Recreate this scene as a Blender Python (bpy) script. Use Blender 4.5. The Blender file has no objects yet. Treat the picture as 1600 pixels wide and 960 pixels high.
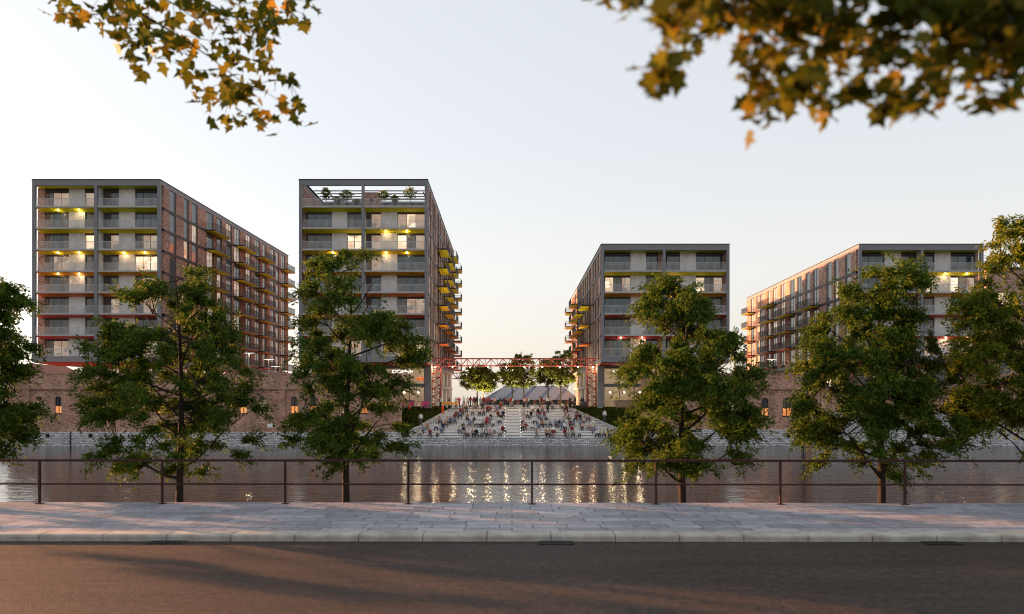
import bpy, bmesh, math, random
import numpy as np
from mathutils import Vector, Matrix
R = math.radians
random.seed(7)

# ------------------------------------------------------------------ camera, sky, sun, exposure
sc = bpy.context.scene
col = sc.collection
EYE = 2.85
F = 1250.0                      # focal length in photo pixels (1600 wide)
def X(px, d): return (px - 800.0) * d / F
def Z(py, d): return EYE - (py - 620.0) * d / F

cam_d = bpy.data.cameras.new("camera")
cam = bpy.data.objects.new("camera", cam_d); col.objects.link(cam)
cam.location = (0, 0, EYE); cam.rotation_euler = (R(90), 0, 0)
cam_d.sensor_width = 36.0; cam_d.lens = 36.0 * F / 1600.0
cam_d.shift_y = 140.0 / 1600.0
cam_d.clip_start = 0.1; cam_d.clip_end = 20000
cam_d.dof.use_dof = True; cam_d.dof.focus_distance = 112; cam_d.dof.aperture_fstop = 1.0
sc.camera = cam

SUN_AZ = 62.0                   # degrees left of the view direction
SUN_EL = 8.0
world = bpy.data.worlds.new("World"); sc.world = world; world.use_nodes = True
nt = world.node_tree; nt.nodes.clear()
out = nt.nodes.new("ShaderNodeOutputWorld"); bg = nt.nodes.new("ShaderNodeBackground")
sky = nt.nodes.new("ShaderNodeTexSky"); sky.sky_type = 'NISHITA'; sky.sun_disc = False
sky.sun_elevation = R(SUN_EL); sky.sun_rotation = R(-SUN_AZ)
sky.air_density = 0.75; sky.dust_density = 2.6; sky.ozone_density = 1.2; sky.altitude = 0
hsv = nt.nodes.new("ShaderNodeHueSaturation"); hsv.inputs['Saturation'].default_value = 0.5
haze_mix = nt.nodes.new("ShaderNodeMix"); haze_mix.data_type = 'RGBA'; haze_mix.inputs[0].default_value = 0.70   # thin even high cloud veils the clear sky
tc = nt.nodes.new("ShaderNodeTexCoord"); sx = nt.nodes.new("ShaderNodeSeparateXYZ"); vr = nt.nodes.new("ShaderNodeValToRGB")
nt.links.new(tc.outputs['Generated'], sx.inputs[0]); nt.links.new(sx.outputs[2], vr.inputs[0])
e = vr.color_ramp.elements; e[0].position = 0.0; e[0].color = (1.0, .88, .74, 1); e[1].position = .55; e[1].color = (.83, .865, .905, 1)
k = e.new(.16); k.color = (.96, .93, .88, 1); k = e.new(.30); k.color = (.86, .89, .92, 1)
vs_ = nt.nodes.new("ShaderNodeVectorMath"); vs_.operation = 'SCALE'; vs_.inputs['Scale'].default_value = 3.55
nt.links.new(vr.outputs[0], vs_.inputs[0]); nt.links.new(vs_.outputs[0], haze_mix.inputs[7])
nt.links.new(sky.outputs[0], hsv.inputs['Color'])
nt.links.new(hsv.outputs[0], haze_mix.inputs[6]); nt.links.new(haze_mix.outputs[2], bg.inputs['Color'])
bg.inputs['Strength'].default_value = 0.075
nt.links.new(bg.outputs[0], out.inputs[0])

sun_d = bpy.data.lights.new("sun", 'SUN'); sun_d.energy = 4.6; sun_d.angle = R(0.6); sun_d.color = (1.0, 0.42, 0.18)
sun = bpy.data.objects.new("sun", sun_d); col.objects.link(sun)
sv = Vector((-math.sin(R(SUN_AZ)) * math.cos(R(SUN_EL)), math.cos(R(SUN_AZ)) * math.cos(R(SUN_EL)), math.sin(R(SUN_EL))))
sun.rotation_euler = sv.to_track_quat('Z', 'Y').to_euler(); sun.location = sv * 300

sc.view_settings.view_transform = 'Standard'; sc.view_settings.look = 'None'
sc.view_settings.exposure = 2.0; sc.view_settings.gamma = 1.0; sc.view_settings.use_curve_mapping = False
sc.render.engine = 'CYCLES'
sc.cycles.use_denoising = True
sc.cycles.filter_width = 1.0
sc.cycles.max_bounces = 6; sc.cycles.diffuse_bounces = 3; sc.cycles.glossy_bounces = 3
sc.cycles.transmission_bounces = 3; sc.cycles.transparent_max_bounces = 6
sc.cycles.sample_clamp_indirect = 6.0
sc.cycles.caustics_reflective = False; sc.cycles.caustics_refractive = False

# ------------------------------------------------------------------ helpers
ORG = {}
def tag(o, label=None, cat=None, group=None, kind=None):
    if label: o['label'] = label
    if cat: o['category'] = cat
    if group: o['group'] = group
    if kind: o['kind'] = kind
    return o
def empty(name, loc, label=None, cat=None, group=None):
    o = bpy.data.objects.new(name, None); o.location = loc; o.empty_display_size = 0.3
    col.objects.link(o); ORG[o.name] = Vector(loc); return tag(o, label, cat, group)

class MB:
    def __init__(s, xf=None): s.v = []; s.f = []; s.m = []; s.xf = xf
    def add(s, vs, fs, mi=0):
        n = len(s.v)
        if s.xf: vs = [s.xf(*p) for p in vs]
        s.v += [tuple(p) for p in vs]; s.f += [tuple(i + n for i in f) for f in fs]; s.m += [mi] * len(fs)
    def box(s, x0, x1, y0, y1, z0, z1, mi=0):
        if x0 > x1: x0, x1 = x1, x0
        if y0 > y1: y0, y1 = y1, y0
        if z0 > z1: z0, z1 = z1, z0
        s.add([(x0,y0,z0),(x1,y0,z0),(x1,y1,z0),(x0,y1,z0),(x0,y0,z1),(x1,y0,z1),(x1,y1,z1),(x0,y1,z1)],
              [(0,3,2,1),(4,5,6,7),(0,1,5,4),(1,2,6,5),(2,3,7,6),(3,0,4,7)], mi)
    def poly(s, pts, mi=0): s.add(pts, [tuple(range(len(pts)))], mi)
    def prism(s, pts, z0, z1, mi=0):
        n = len(pts)
        def zz(z, i): return z[i] if isinstance(z, (list, tuple)) else z
        vs = [(p[0], p[1], zz(z0, i)) for i, p in enumerate(pts)] + [(p[0], p[1], zz(z1, i)) for i, p in enumerate(pts)]
        fs = [tuple(range(n - 1, -1, -1)), tuple(range(n, 2 * n))] + [(i, (i + 1) % n, n + (i + 1) % n, n + i) for i in range(n)]
        s.add(vs, fs, mi)
    def tube(s, pts, rad, n=6, mi=0, cap=True):
        pts = [Vector(p) for p in pts]; k = len(pts)
        if not isinstance(rad, (list, tuple)): rad = [rad] * k
        vs = []; fs = []
        for i, p in enumerate(pts):
            d = (pts[min(i + 1, k - 1)] - pts[max(i - 1, 0)])
            if d.length < 1e-6: d = Vector((0, 0, 1))
            d.normalize()
            a = d.cross(Vector((0, 0, 1)) if abs(d.z) < 0.9 else Vector((1, 0, 0))).normalized(); b = d.cross(a)
            for j in range(n):
                t = 2 * math.pi * j / n
                vs.append(tuple(p + (a * math.cos(t) + b * math.sin(t)) * rad[i]))
        for i in range(k - 1):
            for j in range(n):
                fs.append((i * n + j, i * n + (j + 1) % n, (i + 1) * n + (j + 1) % n, (i + 1) * n + j))
        if cap: fs += [tuple(range(n - 1, -1, -1)), tuple(range((k - 1) * n, k * n))]
        s.add(vs, fs, mi)
    def bar(s, a, b, w, mi=0):
        s.tube([a, b], w * 0.7071, 4, mi)
    def disc(s, c, r, n=12, mi=0, h=0.05):
        s.tube([(c[0], c[1], c[2]), (c[0], c[1], c[2] + h)], r, n, mi)
    def build(s, name, mats, parent=None, origin=None, smooth=False):
        if not isinstance(mats, (list, tuple)): mats = [mats]
        if parent is not None: og = ORG[parent.name]
        elif origin is not None: og = Vector(origin)
        else: og = Vector((0, 0, 0))
        me = bpy.data.meshes.new(name)
        me.from_pydata([(p[0] - og.x, p[1] - og.y, p[2] - og.z) for p in s.v], [], s.f)
        for m in mats: me.materials.append(m)
        if len(mats) > 1: me.polygons.foreach_set('material_index', s.m)
        if smooth: me.polygons.foreach_set('use_smooth', [True] * len(s.f))
        me.update()
        o = bpy.data.objects.new(name, me); col.objects.link(o)
        if parent is not None: o.parent = parent
        else: o.location = og
        ORG[o.name] = og
        return o

# ------------------------------------------------------------------ materials
M = {}
def mat(name, color=(0.5,0.5,0.5), rough=0.7, metal=0.0, spec=0.3, emit=None, estr=0.0):
    m = bpy.data.materials.new(name); m.use_nodes = True
    b = m.node_tree.nodes['Principled BSDF']
    b.inputs['Base Color'].default_value = (*color, 1); b.inputs['Roughness'].default_value = rough
    b.inputs['Metallic'].default_value = metal; b.inputs['Specular IOR Level'].default_value = spec
    if emit: b.inputs['Emission Color'].default_value = (*emit, 1); b.inputs['Emission Strength'].default_value = estr
    M[name] = m; return m
def N(m, t, **kw):
    n = m.node_tree.nodes.new(t)
    for k, v in kw.items():
        if k in n.inputs: n.inputs[k].default_value = v
        else: setattr(n, k, v)
    return n
def L(m, a, b): m.node_tree.links.new(a, b)
def bsdf(m): return m.node_tree.nodes['Principled BSDF']
def pos(m):
    g = N(m, 'ShaderNodeNewGeometry'); return g.outputs['Position']
def ramp(m, fac, stops):
    r = N(m, 'ShaderNodeValToRGB'); e = r.color_ramp.elements
    e[0].position = stops[0][0]; e[0].color = (*stops[0][1], 1)
    e[1].position = stops[-1][0]; e[1].color = (*stops[-1][1], 1)
    for p, c in stops[1:-1]:
        k = e.new(p); k.color = (*c, 1)
    L(m, fac, r.inputs[0]); return r.outputs[0]
def noisy(name, c1, c2, scale=1.0, rough=0.8, detail=6, bump=0.0, stretch=(1,1,1), spec=0.3, lo=0.3, hi=0.7, metal=0):
    m = mat(name, c1, rough, metal, spec)
    mp = N(m, 'ShaderNodeMapping'); mp.inputs['Scale'].default_value = stretch
    L(m, pos(m), mp.inputs[0])
    n = N(m, 'ShaderNodeTexNoise', Scale=scale, Detail=detail, Roughness=0.65); L(m, mp.outputs[0], n.inputs['Vector'])
    L(m, ramp(m, n.outputs[0], [(lo, c1), (hi, c2)]), bsdf(m).inputs['Base Color'])
    if bump:
        b = N(m, 'ShaderNodeBump', Strength=bump, Distance=0.02); L(m, n.outputs[0], b.inputs['Height']); L(m, b.outputs[0], bsdf(m).inputs['Normal'])
    return m
def brick(name, cA, cB, mortar, dark=(0.10,0.07,0.06), sx=0.24, sy=0.085, ms=0.012, var=0.5, patch=0.35):
    """brickwork laid along x+y and z; bricks vary one by one and in patches"""
    m = mat(name, cA, 0.9, 0, 0.2)
    sp = N(m, 'ShaderNodeSeparateXYZ'); L(m, pos(m), sp.inputs[0])
    ad = N(m, 'ShaderNodeMath', operation='ADD'); L(m, sp.outputs[0], ad.inputs[0]); L(m, sp.outputs[1], ad.inputs[1])
    cb = N(m, 'ShaderNodeCombineXYZ'); L(m, ad.outputs[0], cb.inputs[0]); L(m, sp.outputs[2], cb.inputs[1])
    bt = N(m, 'ShaderNodeTexBrick', Scale=1.0); L(m, cb.outputs[0], bt.inputs['Vector'])
    bt.inputs['Color1'].default_value = (*cA, 1); bt.inputs['Color2'].default_value = (*cB, 1); bt.inputs['Mortar'].default_value = (*mortar, 1)
    bt.inputs['Brick Width'].default_value = sx; bt.inputs['Row Height'].default_value = sy; bt.inputs['Mortar Size'].default_value = ms
    bt.inputs['Bias'].default_value = 0.0
    mp = N(m, 'ShaderNodeMapping'); mp.inputs['Scale'].default_value = (1.3, 2.6, 1.0); L(m, cb.outputs[0], mp.inputs[0])
    n1 = N(m, 'ShaderNodeTexNoise', Scale=1.6, Detail=4.0, Roughness=0.8); L(m, mp.outputs[0], n1.inputs['Vector'])
    n2 = N(m, 'ShaderNodeTexNoise', Scale=0.35, Detail=5.0, Roughness=0.6); L(m, cb.outputs[0], n2.inputs['Vector'])
    mx = N(m, 'ShaderNodeMix', data_type='RGBA'); mx.inputs[7].default_value = (*dark, 1)
    f = N(m, 'ShaderNodeMapRange'); f.inputs[1].default_value = 0.48; f.inputs[2].default_value = 0.66; f.inputs[4].default_value = var; L(m, n1.outputs[0], f.inputs[0])
    L(m, f.outputs[0], mx.inputs[0]); L(m, bt.outputs[0], mx.inputs[6])
    mx2 = N(m, 'ShaderNodeMix', data_type='RGBA', blend_type='MULTIPLY'); mx2.inputs[0].default_value = 1.0
    L(m, mx.outputs[2], mx2.inputs[6])
    L(m, ramp(m, n2.outputs[0], [(0.3, (1-patch,)*3), (0.7, (1.12, 1.1, 1.08))]), mx2.inputs[7])
    L(m, mx2.outputs[2], bsdf(m).inputs['Base Color'])
    b = N(m, 'ShaderNodeBump', Strength=0.5, Distance=0.01); L(m, bt.outputs[1], b.inputs['Height']); b.invert = True
    L(m, b.outputs[0], bsdf(m).inputs['Normal'])
    return m

brick('old_brick', (0.46,0.22,0.155), (0.66,0.43,0.33), (0.44,0.32,0.26), dark=(0.13,0.06,0.045), sx=.36, sy=.13, var=0.8, patch=.45)
brick('tower_brick', (0.32,0.14,0.10), (0.62,0.43,0.35), (0.46,0.36,0.31), dark=(0.10,0.05,0.045), sx=.36, sy=.13, var=0.95, patch=0.3)
brick('stone_band', (0.80,0.80,0.82), (0.50,0.50,0.52), (0.20,0.20,0.21), dark=(0.16,0.16,0.17), sx=0.60, sy=0.24, ms=0.03, var=0.95, patch=0.2)
brick('grey_brick', (0.20,0.19,0.19), (0.28,0.27,0.27), (0.33,0.32,0.31), dark=(0.12,0.11,0.11), var=0.3)
noisy('concrete', (0.56,0.54,0.52), (0.80,0.77,0.74), 2.2, 0.85, stretch=(1,1,.45))
noisy('cream_pier', (0.60,0.54,0.46), (0.68,0.62,0.54), 1.2, 0.7)
noisy('steel_grey', (0.185,0.19,0.21), (0.215,0.22,0.24), 0.8, 0.55)
mat('slab_edge', (0.42,0.41,0.41), 0.7)
mat('dark_steel', (0.035,0.030,0.032), 0.5)
mat('window_steel', (0.13,0.13,0.135), 0.45)
mat('mullion', (0.14,0.15,0.16), 0.5)
mat('bar_grey', (0.50,0.50,0.51), 0.5)
mat('bar_dark', (0.07,0.065,0.065), 0.5)
mat('slat_wood', (0.10,0.085,0.08), 0.7)
mat('roof_black', (0.03,0.03,0.03), 0.9)
for i, c in enumerate([(0.66,0.72,0.01), (0.76,0.76,0.01), (0.86,0.74,0.01), (0.90,0.62,0.01), (0.90,0.38,0.02), (0.88,0.22,0.04), (0.80,0.13,0.08), (0.72,0.08,0.10), (0.62,0.09,0.05)]):
    mat('soffit_%d' % i, c, 0.55)
for i, c in enumerate([(0.95,0.78,0.01),(0.95,0.76,0.01),(0.95,0.72,0.01),(0.95,0.62,0.01),(0.95,0.48,0.015),(0.92,0.32,0.02),(0.88,0.18,0.03),(0.8,0.09,0.04)]):
    mat('balcony_paint_%d' % i, c, 0.5)
mat('red_steel', (0.36,0.085,0.07), 0.65)
mat('lamp_dim', (.9,.9,.9), 0.5, emit=(1.0,0.9,0.75), estr=.35)
mat('red_orange', (0.75,0.09,0.03), 0.5)
mat('orange_paint', (0.85,0.34,0.03), 0.5)
mat('pink_paint', (0.70,0.05,0.22), 0.5)
mat('pink_pale', (0.75,0.25,0.40), 0.5)
mat('white_paint', (0.8,0.8,0.78), 0.5)
mat('rust_steel', (0.036,0.012,0.009), 0.7)
mat('black_iron', (0.012,0.012,0.012), 0.7)
mat('lamp_glow', (1,1,1), 0.5, emit=(1.0,0.70,0.38), estr=5.0)
mat('lamp_white', (1,1,1), 0.5, emit=(1.0,0.85,0.62), estr=3.0)
mat('sign_glow', (1,1,1), 0.5, emit=(1.0,0.95,0.85), estr=.5)
mat('step_light', (1,1,1), 0.5, emit=(1.0,0.86,0.62), estr=1.0)

# glass: dark reflecting panes, curtained panes, lit rooms; some sky reflection is put into the base colours
def pane(name, base, emit=None, estr=0.0, curtain=False, room=False, spec=0.8, rough=0.06):
    m = mat(name, base, rough, 0, spec)
    b = bsdf(m)
    p = pos(m)
    mp = N(m, 'ShaderNodeMapping'); L(m, p, mp.inputs[0])
    if curtain:
        mp.inputs['Scale'].default_value = (1, 1, 0.02)
        n = N(m, 'ShaderNodeTexNoise', Scale=3.2, Detail=3.0); L(m, mp.outputs[0], n.inputs['Vector'])
        c = ramp(m, n.outputs[0], [(0.35, tuple(x * 0.55 for x in base)), (0.65, tuple(min(1, x * 1.5) for x in base))])
        L(m, c, b.inputs['Base Color'])
        if emit:
            L(m, ramp(m, n.outputs[0], [(0.35, tuple(x * 0.7 for x in emit)), (0.6, emit)]), b.inputs['Emission Color'])
            b.inputs['Emission Strength'].default_value = estr
    elif room:
        mp.inputs['Scale'].default_value = (0.8, 0.8, 1.0)
        n = N(m, 'ShaderNodeTexVoronoi', Scale=0.9); L(m, mp.outputs[0], n.inputs['Vector'])
        n.distance = 'CHEBYCHEV'
        sp = N(m, 'ShaderNodeSeparateColor'); L(m, n.outputs['Color'], sp.inputs[0])
        c = ramp(m, sp.outputs[0], [(0.0, tuple(x * 0.35 for x in emit)), (0.35, (emit[0], emit[1] * 0.8, emit[2] * 0.7)), (0.7, emit), (1.0, (emit[0], emit[1] * 1.05, emit[2] * 1.15))])
        L(m, c, b.inputs['Emission Color']); b.inputs['Emission Strength'].default_value = estr
    return m
pane('pane_dark', (0.016,0.042,0.062), spec=0.9)  # bluish base stands in for reflected sky
pane('pane_teal', (0.035,0.070,0.085), spec=0.8, curtain=True)  # teal of the reflected sky put into the pane colour
pane('pane_grey', (0.13,0.125,0.115), curtain=True, spec=0.6)
pane('pane_warm', (0.12,0.10,0.09), (0.80,0.60,0.42), 0.12, room=True)
pane('pane_bright', (0.2,0.18,0.14), (1.0,0.78,0.52), 0.32, room=True)
pane('pane_sky_tint', (0.30,0.31,0.30), curtain=True, spec=0.9)  # whitish tone painted for sky reflected in the far side windows
pane('pane_orange', (0.10,0.05,0.03), (0.9,0.36,0.10), 0.24, room=True)
mat('lamp_small', (1,1,1), 0.5, emit=(1.0,0.78,0.5), estr=6.0)

def glass_mat():
    m = bpy.data.materials.new('shop_glass'); m.use_nodes = True; t = m.node_tree; t.nodes.clear()
    o = t.nodes.new('ShaderNodeOutputMaterial'); mx = t.nodes.new('ShaderNodeMixShader'); tr = t.nodes.new('ShaderNodeBsdfTransparent')
    gl = t.nodes.new('ShaderNodeBsdfGlossy'); gl.inputs['Roughness'].default_value = 0.02
    fr = t.nodes.new('ShaderNodeFresnel'); fr.inputs[0].default_value = 1.5
    t.links.new(fr.outputs[0], mx.inputs[0]); t.links.new(tr.outputs[0], mx.inputs[1]); t.links.new(gl.outputs[0], mx.inputs[2]); t.links.new(mx.outputs[0], o.inputs[0])
    M['shop_glass'] = m
glass_mat()

def leaf_mat(name, cols, trans=0.35, rough=0.5):
    m = bpy.data.materials.new(name); m.use_nodes = True; t = m.node_tree; t.nodes.clear()
    o = t.nodes.new('ShaderNodeOutputMaterial'); g = t.nodes.new('ShaderNodeNewGeometry')
    r = t.nodes.new('ShaderNodeValToRGB'); e = r.color_ramp.elements
    e[0].position = 0; e[0].color = (*cols[0], 1); e[1].position = 1; e[1].color = (*cols[-1], 1)
    for i, c in enumerate(cols[1:-1]):
        k = e.new((i + 1) / (len(cols) - 1)); k.color = (*c, 1)
    n = t.nodes.new('ShaderNodeTexNoise'); n.inputs['Scale'].default_value = 1.3; n.inputs['Detail'].default_value = 2
    t.links.new(g.outputs['Position'], n.inputs['Vector'])
    mm = t.nodes.new('ShaderNodeMath'); mm.operation = 'MULTIPLY_ADD'; mm.inputs[1].default_value = 0.55; mm.inputs[2].default_value = 0.0
    t.links.new(g.outputs['Random Per Island'], mm.inputs[0])
    m2 = t.nodes.new('ShaderNodeMath'); m2.operation = 'MULTIPLY_ADD'; m2.inputs[1].default_value = 1.1; 
    t.links.new(n.outputs[0], m2.inputs[0]); 
    m3 = t.nodes.new('ShaderNodeMath'); m3.operation = 'SUBTRACT'; m3.inputs[1].default_value = 0.32
    t.links.new(mm.outputs[0], m2.inputs[2]); t.links.new(m2.outputs[0], m3.inputs[0]); t.links.new(m3.outputs[0], r.inputs[0])
    p = t.nodes.new('ShaderNodeBsdfPrincipled'); p.inputs['Roughness'].default_value = rough; p.inputs['Specular IOR Level'].default_value = 0.12
    tl = t.nodes.new('ShaderNodeBsdfTranslucent'); mx = t.nodes.new('ShaderNodeMixShader'); mx.inputs[0].default_value = trans
    t.links.new(r.outputs[0], p.inputs['Base Color']); t.links.new(r.outputs[0], tl.inputs[0])
    t.links.new(p.outputs[0], mx.inputs[1]); t.links.new(tl.outputs[0], mx.inputs[2]); t.links.new(mx.outputs[0], o.inputs[0])
    M[name] = m; return m
leaf_mat('leaf_tree', [(0.028,0.060,0.008),(0.054,0.108,0.012),(0.095,0.150,0.015),(0.16,0.165,0.015)], rough=.65)
leaf_mat('leaf_sunny', [(0.065,0.105,0.010),(0.11,0.165,0.014),(0.17,0.20,0.018),(0.24,0.22,0.02)], trans=0.45)  # lighter, yellower version of the tree leaf, with sunlight put into the colour
leaf_mat('leaf_plaza', [(0.09,0.105,0.020),(0.16,0.17,0.028),(0.25,0.24,0.04)], trans=.5)
leaf_mat('leaf_maple', [(0.040,0.055,0.007),(0.078,0.096,0.009),(0.15,0.14,0.011),(0.36,0.19,0.02)], trans=0.45)
leaf_mat('leaf_ivy', [(0.03,0.05,0.010),(0.07,0.10,0.014),(0.17,0.13,0.02)])
noisy('bark', (0.016,0.012,0.009), (0.036,0.026,0.019), 12, 0.95, stretch=(1,1,0.25), bump=0.4)
noisy('bark_pale', (0.20,0.15,0.10), (0.28,0.22,0.15), 6, 0.9)

# road
def road_mat():
    m = mat('asphalt', (0.05,0.045,0.042), 0.7, 0, 0.22); p = pos(m)
    n1 = N(m, 'ShaderNodeTexNoise', Scale=42.0, Detail=5.0, Roughness=0.85); L(m, p, n1.inputs['Vector'])
    n3 = N(m, 'ShaderNodeTexNoise', Scale=6.5, Detail=6.0, Roughness=0.85); L(m, p, n3.inputs['Vector'])
    mp = N(m, 'ShaderNodeMapping'); mp.inputs['Scale'].default_value = (0.18, 1.0, 1.0); L(m, p, mp.inputs[0])
    n2 = N(m, 'ShaderNodeTexNoise', Scale=0.9, Detail=5.0, Roughness=0.6); L(m, mp.outputs[0], n2.inputs['Vector'])
    vo = N(m, 'ShaderNodeTexVoronoi', Scale=55.0); L(m, p, vo.inputs['Vector'])
    c1 = ramp(m, n1.outputs[0], [(0.36, (0.012,0.009,0.008)), (0.52, (0.042,0.031,0.026)), (0.66, (0.17,0.125,0.10))])
    mx = N(m, 'ShaderNodeMix', data_type='RGBA', blend_type='MULTIPLY'); mx.inputs[0].default_value = 1
    L(m, c1, mx.inputs[6]); L(m, ramp(m, n2.outputs[0], [(0.35, (0.60,0.58,0.57)), (0.65, (1.15,1.08,1.04))]), mx.inputs[7])
    mx2 = N(m, 'ShaderNodeMix', data_type='RGBA', blend_type='MULTIPLY'); mx2.inputs[0].default_value = 1
    L(m, mx.outputs[2], mx2.inputs[6]); L(m, ramp(m, n3.outputs[0], [(0.40, (0.42,0.41,0.40)), (0.60, (1.35,1.32,1.3))]), mx2.inputs[7])
    L(m, mx2.outputs[2], bsdf(m).inputs['Base Color'])
    ad = N(m, 'ShaderNodeMath', operation='ADD'); L(m, n1.outputs[0], ad.inputs[0]); L(m, vo.outputs[0], ad.inputs[1])
    b = N(m, 'ShaderNodeBump', Strength=0.7, Distance=0.010); L(m, ad.outputs[0], b.inputs['Height']); L(m, b.outputs[0], bsdf(m).inputs['Normal'])
road_mat()
def paving_mat():
    m = mat('paving', (0.3,0.3,0.31), 0.6, 0, 0.4); p = pos(m)
    bt = N(m, 'ShaderNodeTexBrick', Scale=1.0, offset=0.37); bt.offset_frequency = 2; bt.squash = 0.72; bt.squash_frequency = 3
    dn = N(m, 'ShaderNodeTexNoise', Scale=0.7, Detail=1.0); L(m, p, dn.inputs['Vector'])
    vm = N(m, 'ShaderNodeVectorMath', operation='MULTIPLY_ADD'); vm.inputs[1].default_value = (0.0,0.0,0); L(m, dn.outputs['Color'], vm.inputs[0]); L(m, p, vm.inputs[2])
    L(m, vm.outputs[0], bt.inputs['Vector'])
    bt.inputs['Color1'].default_value = (0.19,0.205,0.24,1); bt.inputs['Color2'].default_value = (0.35,0.36,0.41,1); bt.inputs['Mortar'].default_value = (0.10,0.10,0.10,1)
    bt.inputs['Brick Width'].default_value = 0.98; bt.inputs['Row Height'].default_value = 0.46; bt.inputs['Mortar Size'].default_value = 0.016; bt.inputs['Mortar Smooth'].default_value = 0.3
    wn = N(m, 'ShaderNodeTexNoise', Scale=5.0, Detail=6.0, Roughness=0.7); L(m, p, wn.inputs['Vector'])
    mx = N(m, 'ShaderNodeMix', data_type='RGBA', blend_type='MULTIPLY'); mx.inputs[0].default_value = 1
    L(m, bt.outputs[0], mx.inputs[6]); L(m, ramp(m, wn.outputs[0], [(0.3, (0.66,0.60,0.56)), (0.5, (.95,.93,.93)), (0.7, (1.15,1.15,1.17))]), mx.inputs[7])
    L(m, mx.outputs[2], bsdf(m).inputs['Base Color'])
    # slabs lie a little uneven: per-slab height and slow waves
    bt2 = N(m, 'ShaderNodeTexNoise', Scale=1.1, Detail=2.0); L(m, p, bt2.inputs['Vector'])
    s = N(m, 'ShaderNodeSeparateColor'); L(m, bt.outputs[0], s.inputs[0])
    a = N(m, 'ShaderNodeMath', operation='MULTIPLY_ADD'); a.inputs[1].default_value = 1.2; L(m, bt2.outputs[0], a.inputs[0]); L(m, s.outputs[0], a.inputs[2])
    b = N(m, 'ShaderNodeBump', Strength=0.8, Distance=0.045); L(m, a.outputs[0], b.inputs['Height']); L(m, b.outputs[0], bsdf(m).inputs['Normal'])
paving_mat()
noisy('kerb_stone', (0.24,0.225,0.20), (0.46,0.44,0.40), 2.6, 0.8, bump=0.3)
noisy('quay_stone', (0.22,0.22,0.21), (0.32,0.31,0.30), 2.0, 0.9)
noisy('step_stone', (0.62,0.60,0.59), (0.76,0.74,0.72), 1.5, 0.75)
noisy('plaza_stone', (0.48,0.46,0.44), (0.58,0.56,0.53), 0.8, 0.7)
noisy('grass_soil', (0.030,0.040,0.012), (0.070,0.065,0.020), 1.4, 0.95)
noisy('dirt', (0.09,0.08,0.06), (0.14,0.12,0.09), 0.6, 0.95)
def roof_stripes():
    m = mat('shed_roof', (0.33,0.35,0.38), 0.7)
    sp = N(m, 'ShaderNodeSeparateXYZ'); L(m, pos(m), sp.inputs[0])
    w = N(m, 'ShaderNodeMath', operation='PINGPONG'); w.inputs[1].default_value = 1.85; a_ = N(m, 'ShaderNodeMath', operation='MULTIPLY_ADD'); a_.inputs[1].default_value = -1.0; L(m, sp.outputs[2], a_.inputs[0]); L(m, sp.outputs[0], a_.inputs[2]); L(m, a_.outputs[0], w.inputs[0])
    L(m, ramp(m, w.outputs[0], [(0.35, (0.15,0.20,0.28)), (0.55, (0.32,0.37,0.43))]), bsdf(m).inputs['Base Color'])
roof_stripes()
def water_mat():
    m = mat('river_water', (0.012,0.009,0.007), 0.09, 0, 0.5); b = bsdf(m); b.inputs['IOR'].default_value = 1.65; b.inputs['Specular IOR Level'].default_value = 0.9
    mp = N(m, 'ShaderNodeMapping'); mp.inputs['Scale'].default_value = (0.38, 1.0, 1.0); L(m, pos(m), mp.inputs[0])
    n1 = N(m, 'ShaderNodeTexNoise', Scale=1.5, Detail=3.0, Roughness=0.55); L(m, mp.outputs[0], n1.inputs['Vector'])
    n2 = N(m, 'ShaderNodeTexNoise', Scale=4.5, Detail=2.0, Roughness=0.5); L(m, mp.outputs[0], n2.inputs['Vector'])
    a = N(m, 'ShaderNodeMath', operation='MULTIPLY_ADD'); a.inputs[1].default_value = 0.25; L(m, n2.outputs[0], a.inputs[0]); L(m, n1.outputs[0], a.inputs[2])
    bu = N(m, 'ShaderNodeBump', Strength=1.0, Distance=0.056); L(m, a.outputs[0], bu.inputs['Height']); L(m, bu.outputs[0], b.inputs['Normal'])
water_mat()

# people: the top takes the object's own colour, the trousers a colour of its own per person
def top_mat():
    m = mat('cloth_top', (0.5,0.5,0.5), 0.9); oi = N(m, 'ShaderNodeObjectInfo'); L(m, oi.outputs['Color'], bsdf(m).inputs['Base Color'])
    m = mat('cloth_trousers', (0.1,0.1,0.1), 0.9); oi = N(m, 'ShaderNodeObjectInfo')
    L(m, ramp(m, oi.outputs['Random'], [(0.0, (0.02,0.02,0.025)), (0.4, (0.04,0.05,0.09)), (0.6, (0.25,0.22,0.18)), (0.8, (0.08,0.07,0.07)), (1.0, (0.45,0.42,0.40))]), bsdf(m).inputs['Base Color'])
    m = mat('skin', (0.42,0.24,0.17), 0.7); mat('hair', (0.03,0.02,0.015), 0.8)
top_mat()

# ------------------------------------------------------------------ setting
WZ = -4.2                       # water level
D = 116.3                       # plane of the four tower fronts
DW = 114.4                      # face of the river wall on the far bank
PZ = 1.08                       # plaza level
PAV = 0.13
RA = math.tan(R(0.5))
def railY(x): return 20.24 - RA * x

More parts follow.
